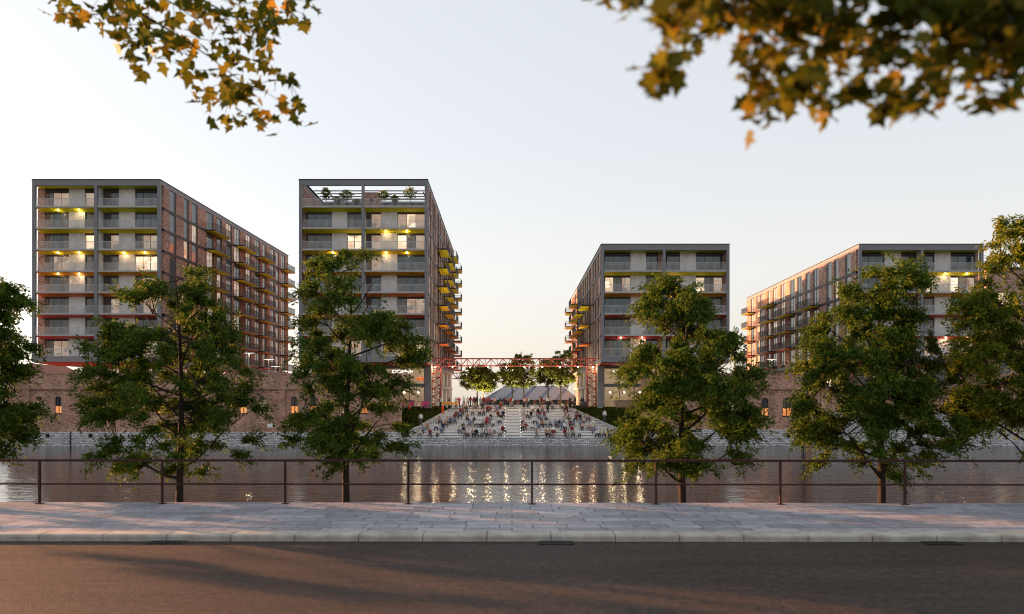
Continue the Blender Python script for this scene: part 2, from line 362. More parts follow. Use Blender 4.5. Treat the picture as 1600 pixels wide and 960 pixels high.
m = MB(); m.poly([(-4000, 25.9, WZ), (4000, 25.9, WZ), (4000, 9000, WZ), (-4000, 9000, WZ)])
tag(m.build('river_water', M['river_water']), kind='structure')
m = MB(); m.poly([(-4000, -4000, -0.03), (4000, -4000, -0.03), (4000, 15.9, -0.03), (-4000, 15.9, -0.03)])
tag(m.build('ground', M['dirt']), kind='structure')
m = MB(); m.poly([(-200, -7, 0), (200, -7, 0), (200, 15.80, 0), (-200, 15.80, 0)])
tag(m.build('road', M['asphalt']), kind='structure')
m = MB(); m.prism([(-90, 16.18), (90, 16.18), (90, railY(90) + .28), (-90, railY(-90) + .28)], -4.5, PAV)
tag(m.build('pavement', M['paving']), kind='structure')
m = MB(); m.prism([(-90, railY(-90) + .283), (90, railY(90) + .283), (90, 26), (-90, 26)], -4.9, -1.0)
tag(m.build('lower_quay', M['grass_soil']), kind='structure')
# kerb: rounded stones with open joints
m = MB(); x = -80.0; k = 0
while x < 80:
    w = 1.262
    a, b_, h = x + .006, x + w - .006, PAV + 0.004
    y0 = 15.72 - 0.0045 * x; y1 = 16.18
    prof = [(y0, -0.2), (y0, h - 0.045), (y0 + .015, h - .015), (y0 + .05, h), (y1, h), (y1, -0.2)]
    n = len(prof); e = 0.012
    vs = [(a, p[0] + (e if i < 3 else 0), p[1] - (e if 0 < i < 5 else 0)) for i, p in enumerate(prof)] + \
         [(a + e, p[0], p[1]) for p in prof] + [(b_ - e, p[0], p[1]) for p in prof] + \
         [(b_, p[0] + (e if i < 3 else 0), p[1] - (e if 0 < i < 5 else 0)) for i, p in enumerate(prof)]
    fs = [tuple(range(n))] + [tuple(range(4 * n - 1, 3 * n - 1, -1))]
    for r in range(3):
        for i in range(n):
            j = (i + 1) % n; fs.append((r * n + i, (r + 1) * n + i, (r + 1) * n + j, r * n + j))
    m.add(vs, fs); x += w; k += 1
tag(m.build('kerb', M['kerb_stone']), kind='structure')
# storm drains at the kerb foot
for px, lab in ((257, 'black iron kerb drain in the road, leftmost of the three'), (869, 'black iron kerb drain in the road, the middle one of the three'), (1472, 'black iron kerb drain in the road, rightmost of the three')):
    x = X(px, 15.5); yb = 15.70 - 0.0045 * x
    t = empty('storm_drain', (x, yb, 0), lab, 'drain', 'kerb drains')
    m = MB(); m.box(x - .34, x + .34, yb - .30, yb - .27, 0.004, 0.018); m.box(x - .34, x + .34, yb - .03, yb, 0.004, 0.018)
    m.box(x - .34, x - .31, yb - .27, yb - .03, 0.004, 0.018); m.box(x + .31, x + .34, yb - .27, yb - .03, 0.004, 0.018); m.build('frame', M['black_iron'], t)
    m = MB(); m.box(x - .31, x + .31, yb - .27, yb - .03, 0.004, 0.008)
    for i in range(9): xx = x - .27 + i * .0675; m.box(xx - .012, xx + .012, yb - .27, yb - .03, 0.008, 0.017)
    m.build('grate', M['black_iron'], t)

# far bank
def cheekL(y): return -14.3 + (y - 114.6) * (5.6 / 14.9)
def cheekR(y): return 15.4 - (y - 114.6) * (7.0 / 14.9)
m = MB()
m.prism([(-190, 129.6), (190, 129.6), (190, 192), (-190, 192)], -6, PZ)
m.prism([(-190, 119.5), (cheekL(119.5) - 2.3, 119.5), (cheekL(129.6) - .35, 129.6), (-190, 129.6)], -6, PZ)
m.prism([(cheekR(119.5) + 2.3, 119.5), (190, 119.5), (190, 129.6), (cheekR(129.6) + .35, 129.6)], -6, PZ)
tag(m.build('plaza', M['plaza_stone']), kind='structure')
# seating steps
NS = 10; SH = (PZ + 3.0) / NS; ST = 1.49; SY0 = 114.6
m = MB()
for i in range(NS):
    y0 = SY0 + i * ST; y1 = SY0 + (i + 1) * ST + (0.02 if i < NS - 1 else 0); z1 = -3.0 + (i + 1) * SH
    m.prism([(cheekL(y0), y0), (cheekR(y0), y0), (cheekR(y1), y1), (cheekL(y1), y1)], z1 - .10, z1)
    m.prism([(cheekL(y0), y0 + .07), (cheekR(y0), y0 + .07), (cheekR(y1), y1), (cheekL(y1), y1)], z1 - SH - (.3 if i else 1.3), z1 - .18)
    m.prism([(cheekL(y0), y0 + .30), (cheekR(y0), y0 + .30), (cheekR(y1), y1), (cheekL(y1), y1)], z1 - .178, z1 - .102)
steps = tag(m.build('seating_steps', M['step_stone'], origin=(0, SY0, -3.0)), 'wide pale stone seating steps rising from the river to the plaza', 'steps')
# half steps of the central aisle
m = MB()
for i in range(NS):
    y0 = SY0 + i * ST - 0.60; z1 = -3.0 + i * SH + SH / 2
    if i > 0: m.box(-0.95, 1.15, y0, y0 + .598, z1 - SH / 2 + .003, z1)
tag(m.build('aisle_steps', M['step_stone'], origin=(0, SY0, -3.0)), 'narrow flight of half-height steps down the middle of the seating steps', 'steps')
t = empty('aisle_light_strip', (0, SY0, -3.0), 'small warm lights set in the step fronts along both edges of the aisle', 'lights')
for sx in (-1.05, 1.25):
    for i in range(NS):
        m = MB(); y0 = SY0 + i * ST; z = -3.0 + i * SH + .22; m.box(sx - .04, sx + .04, y0 + .04, y0 + .068, z - .03, z + .02); m.build('step_light', M['step_light'], t)
# cheek walls
for nm, fn, s, lab in (('cheek_wall', cheekL, -1, 'sloping stone wall along the left edge of the seating steps'), ('cheek_wall', cheekR, 1, 'sloping stone wall along the right edge of the seating steps')):
    m = MB(); ya, yb = SY0 - .2, 129.6
    p = [(fn(ya), ya), (fn(yb), yb), (fn(yb) + s * .35, yb), (fn(ya) + s * .35, ya)]
    if s > 0: p = p[::-1]; tops = [-1.95, 1.55, 1.55, -1.95]; 
    else: tops = [-1.95, 1.55, 1.55, -1.95]
    m.prism(p, -6, tops)
    tag(m.build(nm, M['stone_band'], origin=(fn(ya), ya, -3)), lab, 'wall')
# stone foot of the steps
m = MB(); m.box(-16.2, 16.6, DW - .35, SY0 - .002, -6, -3.004)
tag(m.build('quay_footing', M['stone_band']), kind='structure')
# planted banks
def bankz(x, y, fn, s):
    """height of a planted bank: rises away from the river and away from the cheek wall"""
    zc = -1.95 + (y - 114.4) * (3.5 / 15.2) - .12                      # foot along the cheek wall
    off = (x - (fn(y) + s * .35)) * s                                  # distance from the cheek wall
    w = max(.05, 1.95 * max(0.0, 1 - (y - 119.5) / 10.1)) if y > 119.5 else 1.95
    zr = min(PZ, -2.3 + (PZ + 2.3) * max(0, y - 115) / 4.5)            # general slope from the river wall
    u = min(1, max(0, off / w)); zt = zr if y < 119.5 else PZ
    return min(PZ, zc + (zt - zc) * u) if zt > zc else zt
def bank(x0, fn, s):
    m = MB(); rnd = random.Random(5 + s); nx, ny = 26, 20; vs = []; fs = []
    for j in range(ny + 1):
        y = 114.9 + (129.4 - 114.9) * j / ny
        xe = fn(y) + s * .36; xo = x0 if y <= 119.6 else fn(y) + s * (2.5 * (1 - (y - 119.6) / 10.1) + .45)
        for i in range(nx + 1):
            x = xe + (xo - xe) * i / nx; vs.append((x, y, bankz(x, y, fn, s) + (rnd.uniform(-.06, .06) if 0 < j < ny and 0 < i < nx else 0) - .02))
    for j in range(ny):
        for i in range(nx):
            a = j * (nx + 1) + i; f = (a, a + 1, a + nx + 2, a + nx + 1); fs.append(f if s > 0 else f[::-1])
    m.add(vs, fs); return tag(m.build('planted_bank', M['grass_soil']), kind='structure')
bank(-16.3, cheekL, -1); bank(24.0, cheekR, 1)

# leaf clouds: many small faces, numpy built
def leaf_mesh(name, mats, centers, normals_rand, size, aspect, parent, rng, droop=0.0, shape='rhomb', dirs=None):
    n = len(centers); c = np.asarray(centers, dtype=np.float64)
    if dirs is None:
        a = rng.normal(size=(n, 3)); a[:, 2] = a[:, 2] * 0.45 - droop
    else:
        a = dirs + rng.normal(size=(n, 3)) * 0.45; a[:, 2] -= droop
    a /= np.linalg.norm(a, axis=1)[:, None] + 1e-9
    b = rng.normal(size=(n, 3)); b[:, 2] *= 0.55
    b -= (b * a).sum(1)[:, None] * a; b /= np.linalg.norm(b, axis=1)[:, None] + 1e-9
    s = size * rng.uniform(0.65, 1.25, n)[:, None]
    if shape == 'rhomb':
        prof = [(0, 0, 0), (.45, .5, .12), (1.0, 0, -.08), (.45, -.5, .12)]
    else:   # five-lobed maple leaf
        prof = [(0, .0, 0), (.10, .42, .05), (.30, .30, 0), (.52, .62, .1), (.60, .28, .02), (1.02, 0, -.06), (.60, -.28, .02), (.52, -.62, .1), (.30, -.30, 0), (.10, -.42, .05)]
    cn = np.cross(a, b); K = len(prof); V = np.empty((n, K, 3))
    for k, (u, v, w) in enumerate(prof):
        V[:, k, :] = c + a * s * (u - .4) + b * s * (v * aspect) + cn * s * w
    V = V.reshape(-1, 3) - np.array(ORG[parent.name])
    me = bpy.data.meshes.new(name); me.vertices.add(n * K); me.vertices.foreach_set('co', V.ravel())
    me.loops.add(n * K); me.loops.foreach_set('vertex_index', np.arange(n * K, dtype=np.int32))
    me.polygons.add(n); me.polygons.foreach_set('loop_start', np.arange(0, n * K, K, dtype=np.int32)); me.polygons.foreach_set('loop_total', np.full(n, K, dtype=np.int32))
    me.materials.append(mats); me.update(calc_edges=True); me.validate()
    o = bpy.data.objects.new(name, me); col.objects.link(o); o.parent = parent; ORG[o.name] = ORG[parent.name]
    return o
rng = np.random.default_rng(11)
for i, (xa, xb, fn, s) in enumerate(((-16.2, None, cheekL, -1), (None, 24, cheekR, 1))):
    n = 16000; y = np.where(rng.uniform(size=n) < .6, rng.uniform(115.0, 119.4, n), rng.uniform(119.4, 129.0, n)); u = rng.uniform(0, 1, n)
    xe = np.array([fn(v) for v in y]) + s * .45; lim = np.where(y < 119.5, xa if s < 0 else xb, xe + s * 2.1 * (1 - (y - 119.5) / 10.1))
    x = xe + (lim - xe) * u
    z = np.array([bankz(a_, b_, fn, s) for a_, b_ in zip(x, y)]) + rng.uniform(0, .30, n) * rng.uniform(.2, 1, n)
    root = MB(); 
    e = bpy.data.objects.new('tmp', None); ORG['tmp'] = Vector((0, 0, 0))
    o = leaf_mesh('ground_cover', M['leaf_ivy'], np.stack([x, y, z], 1), None, .30, .8, e, rng); o.parent = None
    bpy.data.objects.remove(e)
    tag(o, ('low leafy ground cover on the bank left of the seating steps', 'low leafy ground cover on the bank right of the seating steps')[i], 'plants', kind='stuff')

# ------------------------------------------------------------------ old brick river wall
def arch_panel(m, x0, x1, z0, z1, wins, yf, yb, mi=0):
    """wall strip from x0..x1, z0..z1, with round-headed openings (xc, w, zs, ze), front yf, back yb"""
    cur = x0
    for (xc, w, zs, ze) in sorted(wins):
        a, b = xc - w / 2, xc + w / 2; r = w / 2; sp = ze - r * 0.7
        m.box(cur, a, yf, yb, z0, z1, mi)
        m.box(a, b, yf, yb, z0, zs, mi)
        k = 10; pts = [(xc - math.cos(math.pi * i / k) * r, sp + math.sin(math.pi * i / k) * r * 0.7) for i in range(k + 1)]
        for i in range(k):
            (xa_, za_), (xb_, zb_) = pts[i], pts[i + 1]
            m.add([(xa_, yf, za_), (xb_, yf, zb_), (xb_, yf, z1), (xa_, yf, z1), (xa_, yb, za_), (xb_, yb, zb_), (xb_, yb, z1), (xa_, yb, z1)],
                  [(0,1,2,3), (7,6,5,4), (0,4,5,1), (3,2,6,7)], mi)
        cur = b
    m.box(cur, x1, yf, yb, z0, z1, mi)

def river_wall(px0, px1, toppy, stonepy, bays, wins, lab, skew_end=None):
    x0, x1 = X(px0, DW), X(px1, DW); zt = Z(toppy, DW); zs = Z(stonepy, DW)
    t = empty('river_wall', (x0, DW, WZ), lab, 'wall')
    m = MB(); m.box(x0, x1, DW - .25, DW + .9, -6, zs); m.build('stone_base', M['stone_band'], t)
    m = MB(); zp0 = Z(661, DW); zp1 = Z(609, DW)
    zp1 = min(zp1, zt - .5)
    m.box(x0, x1, DW, DW + .6, zs, zp0)                                   # plinth of the panels
    m.box(x0, x1, DW, DW + .6, zp1, zt)                                   # top band
    m.box(x0 - .05, x1 + .05, DW - .06, DW + .66, zt + .002, zt + .14)    # coping
    m.box(x0, x1, DW - .05, DW - .002, zp1 + .02, zp1 + .17)              # corbel course
    edges = [px0] + bays + [px1]
    ww = []
    for i in range(len(edges) - 1):
        a, b = X(edges[i], DW), X(edges[i + 1], DW)
        pw = 1.0 if i else 0.0
        if i: m.box(a, a + .95, DW, DW + .6, zp0, zp1)
        w_in = [(X(p, DW), X(q, DW) - X(p, DW) and abs(wd) , Z(657 if False else zb, DW), Z(zt_, DW)) for (p, q, wd, zb, zt_) in wins if edges[i] < p < edges[i + 1]]
        arch_panel(m, a + (.95 if i else 0), b, zp0, zp1, w_in, DW + .28, DW + .6)
        ww += w_in
    m.build('brick_wall', M['old_brick'], t)
    for j, (xc, w, z0, z1) in enumerate(ww):
        f = MB(); f.box(xc - .05, xc + .05, DW + .50, DW + .56, z0, z1); f.box(xc - w / 2, xc + w / 2, DW + .50, DW + .56, (z0 + z1) / 2 - .03, (z0 + z1) / 2 + .03); f.box(xc - w / 2 - .1, xc + w / 2 + .1, DW + .2, DW + .279, z0 - .12, z0 - .002)
        fo = f.build('window', M['dark_steel'], t)
        g = MB(); zm = z0 + (z1 - z0) * (.42 if j % 3 else .8)
        g.box(xc - w / 2 - .05, xc + w / 2 + .05, DW + .62, DW + .66, z0 - .05, zm, 0); g.box(xc - w / 2 - .05, xc + w / 2 + .05, DW + .62, DW + .66, zm + .002, z1 + .1, 1)
        g.build('pane', [M['pane_orange' if j % 3 else 'pane_warm'], M['pane_dark' if j % 2 else 'pane_grey']], fo)
    return t
bw = [35 + 80 * i for i in range(-5, 8)]
lw = []
for b in bw:
    for o_ in (24, 54): lw.append((b + o_, 0, 0.95, 646, 620))
lw = [w for w in lw if w[0] < 600]
W1 = river_wall(16, 627, 585, 675, [b for b in bw if b > 30], [w for w in lw if w[0] > 30], 'long old brick river wall with arched windows on a stone base, left of the steps')
m = MB(); m.box(X(-900, DW), X(16, DW) - .003, DW - .25, DW + 5.1, -6, Z(675, DW)); tag(m.build('low_quay', M['stone_band']), kind='structure')
rb = [1010, 1090, 1166]
rw = [(1034, 0, .95, 646, 620), (1064, 0, .95, 646, 620), (1114, 0, .95, 646, 620), (1151, 0, 1.25, 642, 620), (1231, 0, 1.2, 650, 622), (1196, 0, 1.0, 650, 622)]
W2 = river_wall(1002, 1257, 585, 671, rb, rw, 'tall old brick river wall with arched windows, right of the steps')
W3 = river_wall(1266, 2050, 605, 645, [1300, 1380, 1460, 1540, 1620, 1700, 1780, 1860, 1940], [(1524, 0, 1.3, 640, 615), (1440, 0, 1.1, 640, 615), (1580, 0, 1.1, 640, 615)], 'lower brick wall on a high stone base at the right end of the far bank')
# details on the wall
m = MB(); m.tube([(X(112, DW), DW - .32, Z(675, DW)), (X(112, DW), DW - .32, WZ - .5)], .09, 8)
tag(m.build('drainpipe', M['dark_steel'], origin=(X(112, DW), DW - .3, WZ)), 'thin dark drainpipe down the stone base at the left of the wall', 'pipe', 'drainpipes')
m = MB(); m.tube([(X(1254, DW), DW - .1, Z(600, DW)), (X(1254, DW), DW - .35, Z(668, DW)), (X(1254, DW), DW - .35, WZ - .5)], .10, 8)
tag(m.build('drainpipe', M['dark_steel'], origin=(X(1254, DW), DW - .3, WZ)), 'dark drainpipe beside the slim brick pier of the right wall', 'pipe', 'drainpipes')
m = MB(); m.box(X(1257.2, DW), X(1265.8, DW), DW - .45, DW + .8, -6, Z(590, DW)); m.box(X(1257, DW) - .05, X(1266, DW) + .05, DW - .5, DW + .85, Z(590, DW) + .002, Z(590, DW) + .15)
tag(m.build('brick_pier', M['old_brick'], origin=(X(1261, DW), DW, WZ)), 'slim brick pier where the tall and the lower river walls meet', 'pier')
m = MB(); xx = X(422, DW); zz = Z(665, DW); m.box(xx - .36, xx + .36, DW - .12, DW - .003, zz - .28, zz + .28); m.box(xx - .40, xx + .40, DW - .08, DW - .002, zz - .32, zz - .285)
tag(m.build('wall_box', M['white_paint'], origin=(xx, DW, zz)), 'small white utility box on the brick wall just above the stone', 'box')
for px, py, lab in ((76, 681, 'square black outlet in the stone base, leftmost'), (143, 681, 'square black outlet in the stone base, second from the left'), (1231, 681, 'square black outlet in the stone base of the right wall')):
    xx = X(px, DW); zz = Z(py, DW); m = MB()
    for a, b, c, d_ in ((-.24, .24, .2, .26), (-.24, .24, -.26, -.2), (-.26, -.2, -.2, .2), (.2, .26, -.2, .2)): m.box(xx + a, xx + b, DW - .31, DW - .252, zz + c, zz + d_)
    m.box(xx - .2, xx + .2, DW - .265, DW - .252, zz - .2, zz + .2)
    tag(m.build('wall_outlet', M['black_iron'], origin=(xx, DW, zz)), lab, 'outlet', 'outlets in the stone base')

# ------------------------------------------------------------------ towers
SLAB0 = EYE + (620 - 322) * D / F                 # top slab level of the tall towers
PITCH = 33.53 * D / F
def slabz(k, tall):                               # k=0: slab under the top storey
    return Z((322 if tall else 422.5) + 33.53 * k, D)
SIDEW = [(3.1,4.9),(8.1,9.5),(11.1,12.9),(17,19.5),(21.4,23.2),(25.7,28),(29.6,32.2),(35.6,38),(40.6,43.2),(45.3,46.9),(50.3,52.5),(53.7,55.5),(57.4,60)]
SIDEB = [(16.6,23.8),(30,38.2),(41.8,49),(57.2,62.6)]
LIGHTS = []
def point(name, loc, watts, color=(1.0,0.72,0.42), size=0.12, parent=None):
    d = bpy.data.lights.new(name, 'POINT'); d.energy = watts; d.color = color; d.shadow_soft_size = size
    o = bpy.data.objects.new(name, d); col.objects.link(o)
    if parent is not None: o.parent = parent; o.location = Vector(loc) - ORG[parent.name]
    else: o.location = loc
    return o

def window(x0, x1, y, z0, z1, panes, mats, parent=None, xf=None, side=None, bank=None, mull=None):
    """frame facing -y at y (or on a side: x0..x1 are depths, y the outward offset); returns the frame object with its pane"""
    f = MB(xf); fw = 0.06
    def bx(mb, a, b, o0, o1, c, d_, mi=0):
        if side is None: mb.box(a, b, y - o1, y - o0, c, d_, mi)
        else: mb.box(side(y + o0), side(y + o1), a, b, c, d_, mi)
    bx(f, x0, x1, 0, .09, z1 - fw, z1); bx(f, x0, x1, 0, .09, z0, z0 + fw)
    bx(f, x0, x0 + fw, 0, .09, z0 + fw, z1 - fw); bx(f, x1 - fw, x1, 0, .09, z0 + fw, z1 - fw)
    w = (x1 - x0) / panes
    for i in range(1, panes): bx(f, x0 + w * i - .035, x0 + w * i + .035, 0, .08, z0 + fw, z1 - fw)
    p = MB(xf)
    for i in range(panes):
        a = x0 + w * i + (fw if i == 0 else .035); b = x0 + w * (i + 1) - (fw if i == panes - 1 else .035)
        bx(p, a, b, .02, .035, z0 + fw, z1 - fw, i % len(mats))
    if bank is not None:
        n = len(bank.v); bank.v += f.v; bank.f += [tuple(i + n for i in q) for q in f.f]; bank.m += [0] * len(f.f)
        n = len(bank.v); bank.v += p.v; bank.f += [tuple(i + n for i in q) for q in p.f]; bank.m += [1 + (hash(mats[0]) % 1)] * len(p.f)
        return None
    fo = f.build('window', M[mull or 'window_steel'], parent)
    po = p.build('pane', [M[k] for k in mats], fo)
    return fo

def bars(mb, p0, p1, z0, z1, step=0.125, w=0.022):
    p0 = Vector((*p0, 0)); p1 = Vector((*p1, 0)); n = max(1, int((p1 - p0).length / step)); d = (p1 - p0) / n
    for i in range(n + 1):
        p = p0 + d * i; mb.box(p.x - w / 2, p.x + w / 2, p.y - w / 2, p.y + w / 2, z0, z1)
    mb.box(min(p0.x, p1.x) - .025, max(p0.x, p1.x) + .025, min(p0.y, p1.y) - .025, max(p0.y, p1.y) + .025, z1, z1 + .045)
    mb.box(min(p0.x, p1.x) - .02, max(p0.x, p1.x) + .02, min(p0.y, p1.y) - .02, max(p0.y, p1.y) + .02, z0 - .03, z0)

def tower(name, label, pxL, pxR, pxM, tall, sgn, vp, feats, lit, lamps, terrace=False, skip0=(), seed=1, openL=False, openR=False, groundfn=None, depth=62.7):
    rnd = random.Random(seed)
    skew = (vp - 800) / F
    def xf(x, y, z): return (x + skew * (y - D), y, z)
    xL, xR, xM = X(pxL, D), X(pxR, D), X(pxM, D)
    ns = 8 if tall else 5
    top = Z(281 if tall else 382, D); bot = Z(566, D)
    t = empty(name, ((xL + xR) / 2, D, PZ), label, 'building')
    slabs = [slabz(k, tall) for k in range(ns)]
    rec = D + 1.7; yB = D + depth
    xc = xR if sgn > 0 else xL                     # corner of the visible side
    side = lambda o: xc + sgn * o
    fascia = 0.85
    # steel frame
    m = MB(xf); cw = .42
    m.box(xL, xR, D, D + .35, top - fascia, top)                                   # front fascia
    m.box(xL, xR, D, D + .35, bot, slabs[-1] - .02)                               # bottom beam
    m.box(xL, xL + cw, D - .003, D + .45, bot - .003, top + .002); m.box(xR - cw, xR, D - .003, D + .45, bot - .003, top + .002)
    m.box(xM - .2, xM + .2, D - .002, D + .4, bot, top - fascia + .01)
    inner = side(-.30)
    m.box(inner, side(.004), D + .45, yB, top - .62, top - .004)                  # side fascia
    m.box(inner, side(.004), D + .45, yB, bot, bot + .55)
    far = xL if sgn > 0 else xR
    m.box(far, far + sgn * .3, D + .45, yB, top - .62, top - .004); m.box(far, far + sgn * .3, D + .45, yB, bot, bot + .55)
    m.box(side(-.3), side(.012), yB - .4, yB, bot, top - .62)
    m.build('steel_frame', M['steel_grey'], t)
    m = MB(xf)
    if not terrace: m.box(xL - .06, xR + .06, D - .06, yB + .06, top + .006, top + .09)
    else:
        m.box(xL - .06, xR + .06, D - .06, D + .5, top + .006, top + .09); m.box(side(-.5), side(.06), D + .5, yB, top + .006, top + .09); m.box(xL - .06, xR + .06, D + 14.3, yB, top + .095, top + .12)
        m.box(far - sgn * .06, far + sgn * .5, D + .5, yB, top + .006, top + .09)
    m.build('roof_edge', M['roof_black'], t)
    # body behind the loggias
    m = MB(xf); a = side(-.32); b = far + sgn * (.9 if (openL or openR) else .32)
    ztop_body = top - .2 if not terrace else slabs[0] - .25
    m.box(a, b, rec + .25, yB - .1, bot + .1, ztop_body)
    if terrace: m.box(a, b, D + 14, yB - .1, ztop_body, top - .2)
    m.build('body', M['slat_wood'], t)
    # side brick piers, one skin
    m = MB(xf); edges = [(1.7, None)]
    z0, z1 = bot + .55, top - .62
    cur = 0.46 if terrace or not (openL or openR) else 0.46
    for (ta, tb) in SIDEW:
        m.box(side(-.31), side(0), D + cur if cur > .5 else D + 1.2, D + ta, z0, z1); cur = tb + .5
    m.box(side(-.31), side(0), D + cur, yB - .4, z0, z1)
    m.build('brick_facade', M['tower_brick'], t)
    m = MB(xf)
    for (ta, tb) in SIDEW: m.box(side(-.30), side(-.05), D + tb + .003, D + tb + .497, z0, z1)
    m.build('jamb_panel', M['dark_steel'], t)
    # far side wall (seen from beside)
    m = MB(xf); m.box(far + sgn * .02, far + sgn * .31, rec + (.0 if (openL or openR) else -1.2), yB - .1, z0, z1 if not terrace else z1); m.build('rear_facade', M['tower_brick'], t)
    if not (openL or openR) :
        pass
    # back wall
    m = MB(xf); m.box(xL + .05, xR - .05, yB - .1, yB, bot, top - .7); m.build('back_wall', M['tower_brick'], t)
    # spandrels at each slab
    m = MB(xf)
    for zs in slabs[:-1]:
        m.box(side(-.28), side(.03), D + 1.2, yB - .4, zs - .30, zs + .05)
        m.box(side(.0), side(.035), D + .45, yB - .4, zs - .36, zs - .301)
    m.build('spandrel', M['dark_steel'], t)
    # loggias
    storeys = []
    ceil = [top - fascia + .12] + [z - .22 for z in slabs[:-1]]
    for k, zs in enumerate(slabs):
        for (a, b, who) in ((xL + cw + .0, xM - .2, 0), (xM + .2, xR - cw, 1)):
            m = MB(xf); m.box(a + .003, b - .003, D + .06, rec + .2, zs - .2, zs); bal = m.build('balcony', M['slab_edge'], t)
            if k < ns - 1:
                m = MB(xf); m.prism([(a + .01, D + .16), (b - .01, D + .16), (b - .01, rec + .19), (a + .01, rec + .19)], [zs - .24, zs - .24, zs - .60, zs - .60], [zs - .203] * 4)
                m.build('soffit', M['soffit_%d' % min(8, (k + 1 if tall else [2, 4, 6, 7][k]))], bal)
            if terrace and k == 0: h = 0.0
            m = MB(xf); bars(m, (a + .03, D + .13), (b - .03, D + .13), zs + .07, zs + 1.08, step=.13, w=.03)
            m.build('railing', M['bar_grey'], bal)
        if k == 0:
            if not terrace:
                m = MB(xf); m.box(xL + .3, xR - .3, D + .36, rec + .19, top - fascia - .02, top - fascia + .12); m.build('soffit', M['soffit_0'], t)
        if terrace and k == 0: continue
        zc = ceil[k]
        for (kind, pa, pb, np_) in feats:
            a, b = X(pa, rec), X(pb, rec)
            if kind == 'w':
                m = MB(xf); m.box(a, b, rec - .02, rec + .22, zs + 2.36, zc); m.build('lintel', M['dark_steel'], t)
            elif kind == 'p':
                m = MB(xf); m.box(a, b, rec - .12, rec + .22, zs, zc); m.build('wall_panel', M['concrete'], t)
            elif kind == 'b':
                m = MB(xf); m.box(a, b, rec - .05, rec + .22, zs, zc); m.build('brick_return', M['tower_brick'], t)
            elif kind == 's':
                m = MB(xf); m.box(a, b, rec + .05, rec + .22, zs, zc)
                q = a + .05
                while q < b - .05: m.box(q, q + .05, rec + .02, rec + .05, zs, zc); q += .12
                m.build('slatted_screen', M['slat_wood'], t)
            elif kind == 'd':
                m = MB(xf); m.box(a, b, rec - 1.0, rec + .22, zs, zc); m.build('loggia_divider', M['concrete'], t)
        wi = 0
        for (kind, pa, pb, np_) in feats:
            if kind != 'w': continue
            st = lit[k][wi] if k < len(lit) else rnd.choice('ggt'); wi += 1
            mats = {'d': ['pane_dark'], 'D': ['pane_dark', 'pane_dark', 'pane_teal'], 'g': ['pane_grey', 'pane_teal'] if np_ > 1 else ['pane_grey'], 't': ['pane_teal'], 'w': ['pane_warm'] if np_ < 3 else ['pane_grey', 'pane_warm', 'pane_warm'],
                    'b': ['pane_bright'], 'B': ['pane_bright', 'pane_grey', 'pane_warm'], 'W': ['pane_warm', 'pane_bright', 'pane_warm']}[st]
            window(X(pa, rec), X(pb, rec), rec + .2, zs, zs + 2.36, np_, mats, t, xf)
    for (k, px) in lamps:
        x = X(px, D + .9); zz = (slabs[k - 1] - .44) if k > 0 else top - fascia
        m = MB(xf); m.disc((x, D + .95, zz - .03), .11, 10, 0, .06); lo = m.build('ceiling_lamp', M['lamp_glow'], t)
        point('lamp_light', xf(x, D + .95, zz - .15), 6.5, parent=lo)
    # side windows
    count = sum(1 for f in feats if f[0] == 'w') * (ns - (1 if terrace else 0))
    ceil_s = [top - .62] + [z - .22 for z in slabs[:-1]]
    rest = MB(xf); rest_n = 0
    for (ta, tb) in SIDEW:
        for k, zs in enumerate(slabs):
            if terrace and k == 0 and ta < 13: continue
            r = rnd.random()
            mk = 'pane_dark' if k < 3 and r < .5 else ('pane_warm' if r > .86 else ('pane_sky_tint' if r < .6 and ta > 25 else 'pane_teal'))
            if ta > 30: mk = 'pane_sky_tint' if r < .6 else mk
            zt_ = ceil_s[k]
            if count < 99:
                window(D + ta + .02, D + tb - .02, -.12, zs + .06, zt_ - .06, 1 if tb - ta < 2.1 else 2, [mk], t, xf, side=side); count += 1
            else:
                window(D + ta + .02, D + tb - .02, -.12, zs + .06, zt_ - .06, 1 if tb - ta < 2.1 else 2, [mk], t, xf, side=side, bank=rest); rest_n += 1
    if rest_n:
        o = rest.build('window', [M['window_steel'], M['pane_sky_tint']], t); o['kind'] = 'stuff'
    # side balconies
    for ci, (ta, tb) in enumerate(SIDEB):
        for k, zs in enumerate(slabs):
            if k == 0 and ci in skip0: continue
            if k == ns - 1 and ci != 2 and not tall: continue
            if tall and k == ns - 1 and ci == 0: continue
            m = MB(xf); m.box(side(.036), side(1.6), D + ta, D + tb, zs - .20, zs - .02)
            bal = m.build('side_balcony', M['dark_steel'], t)
            m = MB(xf); m.box(side(.1), side(1.55), D + ta + .05, D + tb - .05, zs - .26, zs - .203)
            kk = k if tall else [0, 2, 4, 6, 7][k]
            m.build('soffit', M['balcony_paint_%d' % kk], bal)
            m = MB(xf)
            for p0, p1 in (((side(.06), D + ta + .04), (side(1.57), D + ta + .04)), ((side(1.57), D + ta + .04), (side(1.57), D + tb - .04)), ((side(.06), D + tb - .04), (side(1.57), D + tb - .04))):
                bars(m, p0, p1, zs + .05, zs + 1.08, step=.16, w=.026)
            m.build('railing', M['bar_dark'], bal)
    # soffit under the tower and ground storey
    m = MB(xf); zb = bot - .02
    m.prism([(xL + .1, D + .36), (xR - .1, D + .36), (xR - .1, D + 5.9), (xL + .1, D + 5.9)], [zb - .06, zb - .06, zb - .30, zb - .30], [zb] * 4)
    m.build('under_soffit', M['soffit_8'], t)
    m = MB(xf); m.box(xL + .5, xR - .5, D + 5.9, yB - .5, zb - .30, bot); m.build('underside', M['slab_edge'], t)
    if groundfn: groundfn(t, xf, side, sgn, xL, xR, bot - .32, yB)
    return t

